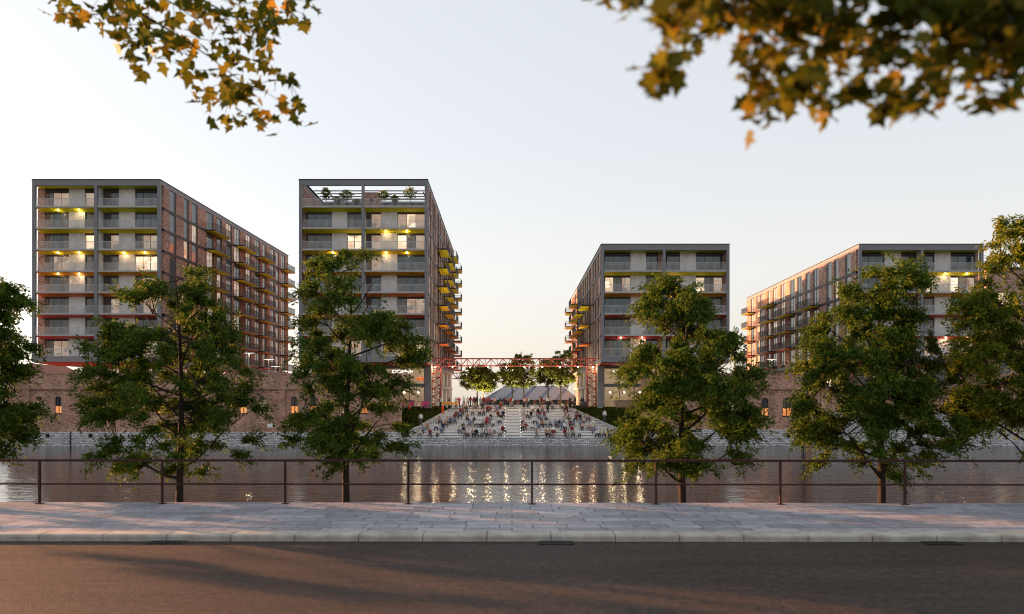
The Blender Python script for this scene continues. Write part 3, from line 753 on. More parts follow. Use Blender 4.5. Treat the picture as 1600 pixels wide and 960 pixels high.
# ground storeys
def ground_plain(t, xf, side, sgn, xL, xR, zt, yB):
    m = MB(xf); inset = 4.0
    xa = xL + (inset if sgn > 0 else .4); xb = xR - (.4 if sgn > 0 else 1.2)
    m.box(xa, xb, D + 6, yB - 1, PZ, zt); m.build('ground_storey', M['tower_brick'], t)
    for i in range(5):
        a = xa + .8 + i * (xb - xa - 1.6) / 5
        window(a + .2, a + 2.4, D + 5.99, PZ + 2.6, zt - .4, 2, ['pane_warm' if i % 2 else 'pane_teal'], t, xf)
    for i in range(12):
        ta = 8 + i * 4.2
        window(D + ta, D + ta + 2.2, -.385 if sgn < 0 or True else 0, PZ + .3, zt - .4, 2, ['pane_bright' if i % 3 else 'pane_warm'], t, xf, side=side)
def ground_cafe(sign, lamp_at):
    def fn(t, xf, side, sgn, xL, xR, zt, yB):
        yf = D + 5.7
        # corner column and rear mass
        m = MB(xf); m.box(side(-.95), side(-.02), yf - .3, yf + 1.0, PZ, zt + .1)
        m.build('corner_column', M['grey_brick'], t)
        m = MB(xf); far = xL if sgn > 0 else xR
        m.box(side(-.7), far + sgn * .6, D + 15, yB - .6, PZ, zt)
        m.box(side(-9.5), far + sgn * .6, yf, D + 14.99, PZ, zt)
        m.build('ground_storey', M['tower_brick'], t)
        # the lit room
        m = MB(xf); m.box(side(-9.4), side(-.75), D + 14.6, D + 14.95, PZ + .02, zt - .02); m.box(side(-9.49), side(-9.42), yf + .3, D + 14.6, PZ + .02, zt)
        m.build('cafe_interior', M['cream_pier'], t)
        if sgn > 0: m = MB(xf); m.box(side(-2.6), side(-1.2), yf + 3.2, yf + 3.5, PZ + 4.3, PZ + 4.8); m.build('wall_panel', M['soffit_5'], t)
        m = MB(xf); m.box(side(-8.4), side(-3.2), yf + 4.2, yf + 4.9, PZ + .01, PZ + 1.15); m.box(side(-8.5), side(-3.1), yf + 4.1, yf + 5.0, PZ + 1.152, PZ + 1.22); m.build('counter', M['slat_wood'], t)
        # storefront
        m = MB(xf); zmid = PZ + 3.25
        for o in (-1.0, -3.3, -5.6, -7.9, -9.4): m.box(side(o - .06), side(o + .06), yf - .1, yf + .12, PZ, zt)
        m.box(side(-9.4), side(-.96), yf - .12, yf + .14, zmid, zmid + .5); m.box(side(-9.4), side(-.96), yf - .12, yf + .14, zt - .45, zt - .002)
        m.box(side(-9.4), side(-.96), yf - .1, yf + .1, PZ + .002, PZ + .12)
        sf = m.build('shopfront', M['window_steel'], t)
        m = MB(xf); m.box(side(-9.35), side(-1.0), yf + .0, yf + .02, PZ + .1, zt - .4); m.build('glass', M['shop_glass'], sf)
        for i, o in enumerate((-2.2, -4.4, -6.8)):
            m = MB(xf); x = side(o); m.tube([(x, yf + 2.2, PZ + 2.3), (x, yf + 2.2, PZ + 2.42), (x, yf + 2.2, PZ + 2.56)], [.04, .15, .05], 10); m.tube([(x, yf + 2.2, PZ + 2.56), (x, yf + 2.2, zt)], .012, 4, 1)
            lo = m.build('pendant_lamp', [M['lamp_white'], M['dark_steel']], t)
            point('lamp_light', xf(x, yf + 2.2, PZ + 2.0), 22, parent=lo)
        for o in (-2.8, -6.6):
            m = MB(xf); m.disc((side(o), yf + 1.6, zt - .09), .16, 10); lo = m.build('ceiling_lamp', M['lamp_white'], t); point('lamp_light', xf(side(o), yf + 1.6, zt - .3), 30, parent=lo)
        # side arcade: cream piers, lit windows, transom
        m = MB(xf); s0 = 6.9; k = 0; tt = s0 + 1.6
        while tt < 54:
            m.box(side(-.62), side(-.16), D + tt, D + tt + .7, PZ, zt + .3); tt += 3.2; k += 1
        m.box(side(-.55), side(-.12), D + s0 + 1.6, yB - 1, PZ + 3.2, PZ + 3.65); m.box(side(-.6), side(-.1), D + s0, yB - 1, zt - .1, zt + .55)
        m.build('arcade', M['cream_pier'], t)
        tt = s0 + 2.3; i = 0
        while tt < 54:
            for (za, zb) in ((PZ + .05, PZ + 3.18), (PZ + 3.67, zt - .12)):
                window(D + tt + .05, D + tt + 2.45, -.62, za, zb, 1, [['pane_bright', 'pane_warm', 'pane_teal'][(i * 2 + (za > 3)) % 3]], t, xf, side=side)
            tt += 3.2; i += 1
        # glowing brick return beside the corner column
        m = MB(xf); m.box(side(-.64), side(-.03), yf + 1.003, D + s0 + 1.595, PZ, zt + .1); m.build('brick_return', M['tower_brick'], t)
        # sign letters
        cu = bpy.data.curves.new('sign_letters', 'FONT'); cu.body = sign[0]; cu.size = .92; cu.extrude = .04; cu.align_x = 'LEFT'; cu.space_character = sign[3]
        so = bpy.data.objects.new('sign_letters', cu); col.objects.link(so)
        dg = bpy.context.evaluated_depsgraph_get(); me = bpy.data.meshes.new_from_object(so.evaluated_get(dg)); bpy.data.objects.remove(so)
        me.materials.clear(); me.materials.append(M['sign_glow'])
        xs = [v.co.x for v in me.vertices]; w = max(xs) - min(xs); want = X(sign[2], yf) - X(sign[1], yf)
        ys = [v.co.y for v in me.vertices]; hsc = .50 / (max(ys) - min(ys))
        for v in me.vertices: v.co = Vector(((v.co.x - min(xs)) * want / w, -v.co.z, (v.co.y - min(ys)) * hsc))
        ob = bpy.data.objects.new('sign_letters', me); col.objects.link(ob); ob.parent = t
        ob.location = Vector((X(sign[1], yf), yf - .2, Z(583.5, yf))) - ORG[t.name]
    return fn

B1 = tower('apartment_tower', 'eight-storey tower with yellow loggia ceilings at the left end, roof full width', 50, 250, 149.5, True, 1, 822,
    [('b',59,70,0),('w',70,108,3),('p',108,133,0),('w',133,147,1),('b',147,157,0),('d',157.5,161,0),('s',161,172,0),('w',172,186,1),('p',186,211,0),('w',211,246,3)],
    ['wwdd','ggdd','gbww','wggb','gggw','ggww','ggwg','wgww'], [(1,90),(1,123),(3,90),(3,123),(3,193),(3,226),(4,90),(4,123),(7,193)], seed=3, openL=True, groundfn=ground_plain)
B2 = tower('apartment_tower', 'eight-storey tower with an open planted roof terrace behind its top frame', 467, 668, 567, True, 1, 791,
    [('b',469,478,0),('w',480,519,3),('p',519,543,0),('w',543,565,2),('d',569,572,0),('s',572,580,0),('w',580,596,1),('p',596,621,0),('w',621,664,3)],
    ['----','DgwW','gbwB','dgwd','tttg','gttw','gtgg','gwgb'], [(2,603),(2,636),(3,603),(3,636),(3,520),(6,603)], terrace=True, skip0=(0,1), seed=5, groundfn=ground_cafe(('COFFEE',613,645.5,1.0), 0), depth=58)
B3 = tower('apartment_tower', 'five-storey tower just right of the steps, cafe at its foot', 939.7, 1140, 1038, False, -1, 807.5,
    [('w',945,985,3),('p',985,1009,0),('w',1009,1027,2),('b',1028,1034,0),('d',1034,1037,0),('w',1042,1062,1),('p',1062,1087,0),('w',1087,1129,3),('b',1129,1137,0)],
    ['DdDD','BgbB','tttg','gggg','gggg'], [(4,970),(4,1003),(2,1052)], skip0=(0,1), seed=8, groundfn=ground_cafe(('BAR & DINER',957,999.5,1.0), 0), depth=64)
B4 = tower('apartment_tower', 'five-storey tower at the right end, half hidden by trees', 1342.3, 1537, 1441, False, -1, 848,
    [('w',1345,1381,3),('p',1381,1407,0),('w',1407,1420,1),('s',1420,1431,0),('d',1431,1434,0),('b',1434,1438,0),('w',1444,1459,1),('p',1459,1484,0),('w',1484,1523,3),('b',1523,1528,0)],
    ['dDdd','ddbB','gggt','gtgg','ggww'], [(1,1478),(1,1511),(4,1478),(4,1511)], skip0=(0,1), seed=9, openR=True, groundfn=ground_plain, depth=64)

# roof terrace things on the second tower
zt0 = slabz(0, True)
t = empty('pergola', (X(567, D), D + 7, zt0), 'slatted steel pergola screen across the back of the roof terrace', 'pergola')
m = MB()
ztp = Z(281, D)
for i in range(6): y = D + 5.6 + i * 1.75; m.box(X(470, D) + .5, X(668, D) - .4, y, y + .16, ztp - .24, ztp - .10)
m.build('slat', M['mullion'], t)
for px in (500, 655):
    m = MB(); x = X(px, D); m.box(x - .06, x + .06, D + 5.4, D + 14.6, ztp - .56, ztp - .362); m.build('beam', M['steel_grey'], t)
m = MB(); m.box(X(568, D + 5), X(590, D + 5), D + 5, D + 8, zt0 + .002, ztp - .60)
m.box(X(568, D + 5) - .05, X(590, D + 5) + .05, D + 4.95, D + 8.05, ztp - .598, ztp - .57)
tag(m.build('stair_hut', M['tower_brick'], origin=(X(579, D), D + 6, zt0)), 'small brick stair hut on the roof terrace', 'hut')
rng = np.random.default_rng(3)
def potted(px, h, r, lab, tall=False, n=520):
    x = X(px, D + 1.5); y = D + 1.5; h *= 1.12; r *= 1.15; t = empty('potted_plant', (x, y, zt0), lab, 'plant', 'potted plants on the roof terrace')
    m = MB(); m.tube([(x, y, zt0 + .002), (x, y, zt0 + .5)], [.22, .32], 10); m.build('pot', M['slat_wood'], t)
    m = MB(); m.tube([(x, y, zt0 + .45), (x + .05, y, zt0 + h * .6)], [.05, .03], 5)
    for k in range(5):
        a = k * 1.3; m.tube([(x + .03, y, zt0 + h * .45), (x + math.cos(a) * r * .6, y + math.sin(a) * r * .6, zt0 + h * .8)], [.025, .01], 4)
    m.build('stem', M['bark'], t)
    c = rng.normal(size=(n, 3)); c /= np.linalg.norm(c, axis=1)[:, None]; c *= (rng.uniform(0.2, 1, n) ** .5)[:, None] * np.array([r, r, h * .32])
    c[:, 0] *= 1 + .3 * np.sin(c[:, 2] * 9); c += np.array([x, y, zt0 + h * .72]); leaf_mesh('foliage', M['leaf_sunny'], c, None, .42, .22, t, rng)
for px, h, r, lab in ((509, 2.7, .55, 'slim airy potted tree at the left of the roof terrace'), (527, 1.5, .6, 'low bushy potted plant between two taller ones on the terrace'), (541, 2.4, .85, 'broad potted palm in the left bay of the roof terrace'), (557, 1.2, .5, 'small potted shrub beside the middle column of the terrace'),
                      (600, 2.3, .75, 'potted tree beside the stair hut on the terrace'), (617, 1.7, .5, 'dark potted shrub in the right bay of the terrace'), (641, 2.8, .85, 'tallest potted palm at the right of the roof terrace')):
    potted(px, h, r, lab)

# the block behind the right tower
bx0, bx1 = X(1541, 150), X(1800, 150)
t = empty('apartment_block', (bx0, 150, PZ), 'brick apartment block behind the right-end tower, seen through the tree', 'building')
m = MB(); m.box(bx0, bx1, 150, 175, PZ, Z(421, 150)); m.build('wall', M['tower_brick'], t)
m = MB(); m.box(bx0 - .1, bx1, 149.9, 175, Z(421, 150) + .002, Z(421, 150) + .35); m.build('roof', M['roof_black'], t)
for k in range(6):
    for j in range(4):
        x = bx0 + 2 + j * 5; z = PZ + 3 + k * 3.2
        window(x, x + 2.4, 149.98, z, z + 2.2, 2, [['pane_warm', 'pane_teal', 'pane_bright'][(j + k) % 3]], t)
# gabled shed behind the far left of the wall
t = empty('gabled_shed', (X(52, 126), 130, PZ), 'dark shed with a sloping roof behind the left end of the brick wall', 'building')
xa, xb = X(10, 124), X(74, 124); m = MB(); m.box(xa, xb, 124, 134, PZ, Z(584, 124)); m.build('wall', M['old_brick'], t)
m = MB(); xr = X(44, 124)
zr = Z(568, 124); ze = Z(586, 124)
m.add([(xa - .3, 123.7, ze), (xr, 123.7, zr), (xb + .6, 123.7, ze), (xa - .3, 134.3, ze), (xr, 134.3, zr), (xb + .6, 134.3, ze)], [(0,2,1), (3,4,5), (0,1,4,3), (1,2,5,4), (0,3,5,2)])
m.build('roof', M['slat_wood'], t)

# ------------------------------------------------------------------ red lattice gantries
def lattice(m, a, b, depthv, w=.10, n=20, other=None):
    """two chords a->b and a+depthv->b+depthv with zigzag"""
    a, b, dv = Vector(a), Vector(b), Vector(depthv)
    m.bar(a, b, w); m.bar(a + dv, b + dv, w)
    for i in range(n):
        p = a + (b - a) * (i / n); q = a + (b - a) * ((i + 1) / n)
        if i % 2: m.bar(p, q + dv, w * .55)
        else: m.bar(p + dv, q, w * .55)
        m.bar(q, q + dv, w * .45)
def gantry(y, pxl, pxr, z1, dz, lab, cols=True):
    xl, xr = X(pxl, y), X(pxr, y); t = empty('gantry', (0, y, PZ), lab, 'gantry', 'red steel lattice gantries over the plaza')
    for s in (0, 1.4):
        m = MB(); lattice(m, (xl, y + s, z1 - dz), (xr, y + s, z1 - dz), (0, 0, dz), w=.10, n=28); m.build('truss', M['red_steel'], t)
    m = MB()
    for i in range(15):
        x = xl + (xr - xl) * i / 14; m.bar((x, y, z1), (x, y + 1.4, z1), .08); m.bar((x, y, z1 - dz), (x, y + 1.4, z1 - dz), .08)
    m.build('cross_tie', M['red_steel'], t)
    if cols:
        for s, px in ((1, 674), (-1, 932)):
            x = X(px, y); m = MB()
            for yy in (y, y + 1.4): lattice(m, (x, yy, PZ), (x, yy, z1 - dz), (s * 1.35, 0, 0), w=.10, n=11)
            lattice(m, (x, y, PZ), (x, y, z1 - dz), (0, 1.4, 0), w=.1, n=11); lattice(m, (x + s * 1.35, y, PZ), (x + s * 1.35, y, z1 - dz), (0, 1.4, 0), w=.1, n=11)
            m.build('column', M['red_steel'], t)
    return t
yg = 123.8
g1 = gantry(yg, 673, 937, Z(560.5, yg), 1.12, 'near red lattice gantry spanning between the two middle towers, hung with lamps')
g2 = gantry(156, 707, 892, Z(583, 156), 1.12, 'farther red lattice gantry behind the plaza trees', cols=False)
ord_ = ['first', 'second', 'third', 'fourth', 'fifth', 'sixth', 'seventh', 'eighth', 'ninth', 'tenth', 'eleventh', 'twelfth', 'thirteenth', 'fourteenth', 'fifteenth', 'sixteenth', 'seventeenth', 'eighteenth', 'nineteenth', 'twentieth', 'twenty-first', 'twenty-second', 'twenty-third', 'twenty-fourth', 'twenty-fifth']
for i, px in enumerate((679, 707, 735, 763, 791.3, 819.5, 847.5, 875.5, 903.5, 927)):
    x = X(px, yg); z = Z(573.5, yg)
    t = empty('hanging_lamp', (x, yg + .1, z), 'warm hanging lamp under the red gantry, %s from the left' % ord_[i], 'lamp', 'lamps under the red gantry')
    m = MB(); m.tube([(x, yg + .1, z + .1), (x, yg + .1, Z(571.5, yg))], .03, 5); m.tube([(x, yg + .1, z + .10), (x, yg + .1, z + .22)], [.24, .08], 10); m.build('shade', M['dark_steel'], t)
    m = MB(); m.tube([(x, yg + .1, z - .16), (x, yg + .1, z - .04), (x, yg + .1, z + .09)], [.04, .09, .06], 8); m.build('bulb', M['lamp_glow'], t)
    point('lamp_light', (x, yg + .1, z - .3), 45, parent=t)

# T-shaped street lamps behind the left wall and by the right tower
for i, (px, py, yy) in enumerate(((389, 552, 134), (420, 562, 142), (431, 573, 150), (448, 580, 158), (1206, 562, 150))):
    x = X(px, yy); z = Z(py, yy)
    t = empty('street_lamp', (x, yy, PZ), 'white T-shaped street lamp beside the left tower, %s from the left' % ord_[i] if i < 4 else 'white T-shaped street lamp in front of the right-end tower', 'lamp', 'T-shaped street lamps')
    m = MB(); m.tube([(x, yy, PZ), (x, yy, z)], [.09, .06], 8); m.build('pole', M['white_paint'], t)
    m = MB(); m.box(x - .95, x + .95, yy - .1, yy + .1, z + .003, z + .1); m.build('arm', M['white_paint'], t)
    m = MB(); m.box(x - .85, x + .85, yy - .07, yy + .07, z - .04, z); m.build('lamp', M['lamp_dim'], t)
    point('lamp_light', (x, yy, z - .3), 50, parent=t)

# ------------------------------------------------------------------ shed across the plaza
yS = 172
t = empty('market_hall', (X(830, yS), yS, PZ), 'long low hall with a striped grey sloping roof behind the plaza trees', 'building')
xa, xb = X(752, yS), X(905, yS); ze = Z(625, yS); zr = Z(603, yS + 8)
m = MB(); m.box(xa + .3, xb - .3, yS, yS + 15, PZ, ze - .02); m.build('wall', M['tower_brick'], t)
m = MB(); m.add([(xa, yS - .5, ze), (xb, yS - .5, ze), (xb - 3, yS + 8, zr), (X(790, yS + 8), yS + 8, zr), (xa, yS + 16, ze), (xb, yS + 16, ze)], [(0,1,2,3), (3,2,5,4), (0,3,4), (1,5,2), (0,4,5,1)]); m.build('roof', M['shed_roof'], t)
for i in range(11):
    x = xa + 1.2 + i * (xb - xa - 2.4) / 10.5
    window(x, x + 1.0, yS - .01, PZ + .02, PZ + 1.25, 1, ['pane_teal'], t)

# ------------------------------------------------------------------ trees
def outline_at(outl, z):
    o = outl
    if z <= o[0][0]: return o[0][1], o[0][2]
    for i in range(len(o) - 1):
        if z <= o[i + 1][0]:
            f = (z - o[i][0]) / (o[i + 1][0] - o[i][0]); return o[i][1] + f * (o[i + 1][1] - o[i][1]), o[i][2] + f * (o[i + 1][2] - o[i][2])
    return o[-1][1], o[-1][2]

def tree(name, label, cat, group, base, d, outl_px, trunk_r, n_spray, leaves_per, leaf, lmat, bark, seed, trunk_px, lean=0.0, spray_r=0.5, limbs=16, top_frac=.93, first=.18):
    """outl_px: (py, left px, right px) rows of the crown, turned into metres at distance d"""
    rng = np.random.default_rng(seed); rnd = random.Random(seed)
    bx, by, bz = base
    sh = 13 if leaf < .2 else 0
    outl = sorted([(Z(py, d), X(l + sh, d) - bx, X(r - sh, d) - bx) for (py, l, r) in outl_px])
    ztop = outl[-1][0]; zbot = outl[0][0]
    t = empty(name, base, label, cat, group)
    tk = MB(); pts = []; rad = []
    K = 14; H = ztop - bz
    wob = [(rnd.uniform(-1, 1), rnd.uniform(-1, 1)) for _ in range(4)]
    def trunk(f):
        w = math.sin(f * 5 + wob[0][0] * 3) * .03 * H * .25 + lean * f * H
        return Vector((bx + w * (f > 0) * min(1, f * 3), by + math.sin(f * 4 + wob[1][0]) * .02 * H * min(1, f * 3), bz + f * H * top_frac))
    for i in range(K + 1):
        f = i / K; pts.append(trunk(f)); rad.append(trunk_r * (1 - f) ** .8 + .012 + (trunk_r * .35 * max(0, 1 - f * 12)))
    tk.tube(pts, rad, 10)
    # limbs reach the crown's edge
    limbpts = []
    for i in range(limbs):
        f0 = first + (0.93 - first) * (i + .5) / limbs * .9
        o = trunk(f0); side = 1 if i % 2 else -1
        ang = rnd.uniform(-.9, .9)
        zt = o.z + (H * .10 + rnd.uniform(0, .16) * H) * (1 - f0 * .5)
        l, r = outline_at(outl, zt); half = (r - l) / 2
        ex = (r if side > 0 else l) * math.cos(ang) * .82; ey = half * math.sin(ang) * .85
        e = Vector((bx + ex, by + ey, zt))
        c = o.lerp(e, .45) + Vector((0, 0, -.02 * H + rnd.uniform(-.03, .03) * H)); c2 = o.lerp(e, .75) + Vector((0, 0, .015 * H))
        P = []
        for s in range(8):
            u = s / 7; P.append(o * (1-u)**3 + c * 3*u*(1-u)**2 + c2 * 3*u*u*(1-u) + e * u**3)
        r0 = trunk_r * .42 * (1 - f0 * .55)
        tk.tube(P, [r0 * (1 - u / 7) + .008 for u in range(8)], 6)
        limbpts += P[2:]
    for f in (.3, .4, .5, .6, .7, .8, .9, 1): limbpts.append(trunk(f))
    # sprays
    C = []; DR = []
    tries = 0; sprays = []
    vol_rows = [(z, *outline_at(outl, z)) for z in np.linspace(zbot, ztop, 40)]
    wts = np.array([(r - l) ** 1.35 * min(1, .25 + (z - zbot) / (ztop - zbot) * 3.5) for z, l, r in vol_rows]); wts /= wts.sum()
    LP = np.array([tuple(p) for p in limbpts])
    while len(sprays) < n_spray:
        zi = rng.choice(40, p=wts); z = vol_rows[zi][0] + rng.uniform(-.5, .5) * (ztop - zbot) / 40
        l, r = outline_at(outl, z); cx = (l + r) / 2; hw = max(.05, (r - l) / 2)
        a = rng.uniform(0, 2 * math.pi); q = rng.uniform(0.05, 1) ** .5
        x = cx + math.cos(a) * q * hw; y = math.sin(a) * q * hw * .95
        p = np.array([bx + x, by + y, z])
        # gaps: leave out some cells of a coarse noise
        g = math.sin(x * 2.3 + seed) * math.cos(y * 1.9 + seed * 2) + math.sin(z * 3.1 + x * 1.7 + seed) * .9
        if g < -.6 and rng.uniform() < (.85 if leaf < .2 else .4): continue
        sprays.append((p, q))
    for p, q in sprays:
        j = np.argmin(((LP - p) ** 2).sum(1) + (LP[:, 2] > p[2]) * .3)
        o = Vector(LP[j]); e = Vector(p)
        if (e - o).length > .15:
            mid = o.lerp(e, .55) + Vector((0, 0, .08 * (e - o).length))
            tk.tube([o, mid, e], [.016, .011, .005], 4, cap=False)
        dr = np.array([p[0] - bx, p[1] - by, 0.0]); dr /= np.linalg.norm(dr) + 1e-6
        if (e - o).length > .3: v = np.array(e - o); v[2] *= .4; dr = dr * .5 + v / np.linalg.norm(v) * .7
        nt_ = 6
        for k in range(nt_):
            a = rng.normal(0, .75); ca, sa = math.cos(a), math.sin(a)
            td = np.array([dr[0] * ca - dr[1] * sa, dr[0] * sa + dr[1] * ca, rng.normal(.02, .40)])
            ln = spray_r * rng.uniform(.6, 1.25); n = leaves_per // nt_
            u = rng.uniform(-.25, 1, n)[:, None]
            pos_ = p + td * ln * u; pos_[:, 2] -= (np.clip(u[:, 0], 0, 1) ** 2) * ln * .35
            pos_ += rng.normal(size=(n, 3)) * np.array([.065, .065, .065]) * (spray_r / .5)
            C.append(pos_); DR.append(np.tile(td, (n, 1)) + rng.normal(size=(n, 3)) * .5)
    tk.build('trunk', M[bark], t, smooth=True)
    leaf_mesh('crown', M[lmat], np.concatenate(C), None, leaf, .36 if leaf < .2 else .5, t, rng, droop=.5, dirs=np.concatenate(DR))
    return t

GT = 'street trees along the near bank'
QZ = -1.0
def street(px, d, outl, seed, lab, mat_='leaf_tree', n=150, **kw):
    return tree('street_tree', lab, 'tree', GT, (X(px, d), d, QZ), d, outl, .105, int(n * 1.32), 310, .128, mat_, 'bark', seed, px, **kw)
street(281, 23.4, [(412, 300, 330), (425, 200, 345), (450, 185, 350), (480, 188, 358), (510, 165, 362), (545, 125, 378), (580, 112, 400), (615, 128, 412), (650, 140, 412), (685, 150, 400), (715, 145, 380), (752, 190, 345)], 21,
       'street tree behind the railing with two tops, in front of the left-end tower', n=140, lean=-.008)
street(541, 23.2, [(392, 500, 600), (420, 478, 612), (450, 474, 604), (490, 470, 625), (520, 462, 680), (550, 450, 685), (585, 445, 655), (612, 462, 630), (645, 446, 615), (672, 440, 650), (705, 446, 660), (745, 500, 580)], 22,
       'slender open street tree in front of the terrace-topped tower', n=100, lean=.012)
street(1067, 23.0, [(432, 1015, 1075), (455, 990, 1112), (490, 990, 1135), (525, 990, 1160), (560, 975, 1185), (600, 962, 1195), (640, 955, 1200), (675, 960, 1190), (705, 950, 1180), (740, 1000, 1140)], 23,
       'broad dense street tree just right of the seating steps', n=155, lean=.01)
street(1377, 23.3, [(412, 1345, 1445), (440, 1290, 1450), (480, 1285, 1440), (520, 1268, 1462), (560, 1240, 1490), (600, 1228, 1512), (640, 1238, 1510), (680, 1235, 1500), (715, 1250, 1480), (748, 1290, 1430)], 24,
       'wide dense street tree in front of the right-end tower', n=170)
street(1640, 21.8, [(350, 1545, 1620), (380, 1530, 1680), (420, 1520, 1720), (470, 1500, 1740), (530, 1492, 1760), (590, 1488, 1780), (640, 1482, 1780), (680, 1500, 1760), (708, 1540, 1720)], 25,
       'street tree painted sunlit yellow-green, cut off by the right edge', 'leaf_sunny', n=170)
street(-22, 23.4, [(440, -60, 20), (470, -90, 55), (510, -110, 60), (560, -125, 48), (600, -135, 35), (640, -140, 62), (680, -130, 40), (712, -100, 30)], 26,
       'street tree cut off by the left edge', n=140)
street(-290, 23.6, [(430, -330, -250), (480, -400, -190), (560, -430, -150), (640, -440, -145), (700, -410, -170), (745, -350, -230)], 27,
       'unseen street tree added on the left for its dappled shade', n=45)  # out of view, added so its thin crown shades and dapples the ground

GP = 'trees on the plaza'
def ptree(px, d, outl, seed, lab, n=85):
    return tree('plaza_tree', lab, 'tree', GP, (X(px, d), d, PZ), d, outl, .14, n, 120, .30, 'leaf_plaza', 'bark_pale', seed, px, spray_r=.7, limbs=9, first=.42)
ptree(746, 138, [(571, 740, 752), (578, 728, 762), (587, 721, 765), (597, 721, 764), (606, 728, 760), (611, 738, 752)], 31, 'left tree of the bright pair nearest the left tower on the plaza')
ptree(755, 136, [(573, 750, 764), (580, 744, 772), (590, 740, 777), (599, 742, 776), (607, 748, 770), (611, 752, 764)], 32, 'right tree of the bright pair nearest the left tower on the plaza')
ptree(800, 140, [(565, 790, 808), (573, 784, 815), (584, 780, 818), (595, 783, 815), (604, 790, 808)], 33, 'plaza tree with a thin trunk left of the middle of the hall')
ptree(818, 134, [(555, 806, 826), (564, 799, 834), (577, 797, 838), (590, 799, 838), (600, 806, 832), (606, 812, 826)], 34, 'tall round plaza tree in the middle of the row')
ptree(856, 142, [(562, 848, 864), (572, 841, 872), (584, 838, 875), (595, 842, 872), (603, 848, 864)], 35, 'plaza tree behind the thick-trunked one')
ptree(876, 132, [(548, 872, 888), (557, 864, 898), (570, 857, 905), (584, 856, 907), (596, 860, 903), (605, 868, 894)], 36, 'tallest thick-trunked plaza tree nearest the right tower', n=100)
for i, (px, d, w) in enumerate(((750, 134.4, 1500), (802, 141.5, 1800), (819, 135.4, 1300), (877, 133.4, 2000))):
    x = X(px, d); t = empty('ground_uplight', (x, d, PZ), ['round ground uplight under the bright pair of plaza trees', 'round ground uplight under the thin-trunked plaza tree', 'round ground uplight under the middle plaza tree', 'round ground uplight under the thick-trunked plaza tree'][i], 'lamp', 'uplights under the plaza trees')
    m = MB(); m.tube([(x, d, PZ + .002), (x, d, PZ + .10)], [.16, .14], 12); m.build('housing', M['dark_steel'], t)
    m = MB(); m.disc((x, d, PZ + .103), .11, 12, 0, .01); m.build('lens', M['lamp_white'], t)
    ld = bpy.data.lights.new('lamp_light', 'SPOT'); ld.energy = w; ld.color = (1.0, .84, .45); ld.spot_size = R(105); ld.spot_blend = .8; ld.shadow_soft_size = .15
    lo = bpy.data.objects.new('lamp_light', ld); col.objects.link(lo); lo.parent = t; lo.location = (0, 0, .16)
    lo.rotation_euler = (R(176), 0, 0)

# ------------------------------------------------------------------ overhanging maples near the camera
def maple(label, base, trunkh, d0, dspread, blobs, per, jit, size, seed, limb_to, extra):
    rng = np.random.default_rng(seed); t = empty('maple_tree', base, label, 'tree')
    tk = MB(); bx, by, bz = base; top = Vector((bx, by, bz + trunkh))
    tk.tube([(bx, by, bz - .02), (bx + .05, by, bz + .5), (bx, by + .05, bz + trunkh * .5), top, top + Vector((0, 0, 2.5))], [.30, .22, .19, .16, .05], 12)
    tk.build('trunk', M['bark'], t, smooth=True)
    br = MB(); C = []
    hubs = []
    for (hx, hy, dd) in limb_to:
        e = Vector((X(hx, dd), dd, Z(hy, dd))); P = []
        c = top.lerp(e, .7) + Vector((0, 0, .55))
        for s in range(9):
            u = s / 8; p = top * (1-u)**2 + c * 2*u*(1-u) + e * u*u; P.append(p)
        br.tube(P, [.032 * (1 - u / 8.0) + .004 for u in range(9)], 6); hubs += P[3:]
    for (px, py) in blobs:
        dd = d0 + rng.uniform(-1, 1) * dspread
        c = Vector((X(px, dd), dd, Z(py, dd)))
        h = min(hubs, key=lambda q: (q - c).length + (0.5 if q.z < c.z else 0))
        mid = h.lerp(c, .5) + Vector((0, 0, .04))
        br.tube([h, mid, c], [.005, .0035, .002], 4, cap=False)
        if (h - c).length < 1.0: hubs.append(c)
        s = jit * dd / F
        for k in range(per):
            C.append(np.array(c) + rng.normal(size=3) * np.array([s, s * 2.0, s]))
    for (cx, cy, cz, r, n) in extra:
        q = rng.normal(size=(n, 3)); q /= np.linalg.norm(q, axis=1)[:, None]; q *= (rng.uniform(0, 1, n) ** .4)[:, None] * r; q[:, 2] *= .6
        C += list(q + np.array([cx, cy, cz]))
    br.build('branches', M['bark'], t)
    leaf_mesh('leaves', M['leaf_maple'], np.array(C), None, size, .75, t, rng, droop=.55, shape='maple')
    return t
Lc = [(45,70),(90,95),(130,50),(150,110),(210,110),(290,130),(350,40),(400,20),(400,110),(450,140),(550,40),(590,60),(390,210),(450,220),(470,270),(440,340),(500,385),(560,180),(620,190),(560,260),(640,270),(590,330),(700,110),(710,190),(700,230),(770,250),(770,310),(740,380),(820,400),(840,220),(820,30),(790,10),(900,60),(970,70),(930,100),(700,5),(1050,20),(1120,20),(1100,80),(1180,80),(1230,120),(1300,70),(1340,75),(1430,80),(1480,10),(980,210),(1050,240),(1150,210),(1280,200),(1230,210),(1090,170),(940,280),(1000,340),(1050,360),(1150,340),(1200,390),(1260,420),(1350,460),(970,440),(1030,480),(1120,500),(1180,510),(840,530),(900,560),(940,570),(1020,560),(1090,560),(980,690),(1075,680),(1160,660),(1230,660),(1190,720),(1320,590),(1380,590),(1430,640),(430,40),(480,90),(380,60),(520,130),(1170,140),(1250,60)]
Lb = [(x / 3.636 + 80, y / 3.636) for x, y in Lc]
maple('green and orange maple boughs hanging into the upper left corner', (-8.6, 10.5, 0), 9.4, 9.2, .8, Lb, 5, 8, .18, 41,
      [(200, 20, 9.4), (320, 40, 9.2), (420, 60, 9.0), (380, 130, 9.2)], [(-7.4, 10.5, 10.2, 1.3, 500), (-3.6, 9.5, 8.7, .9, 260)])
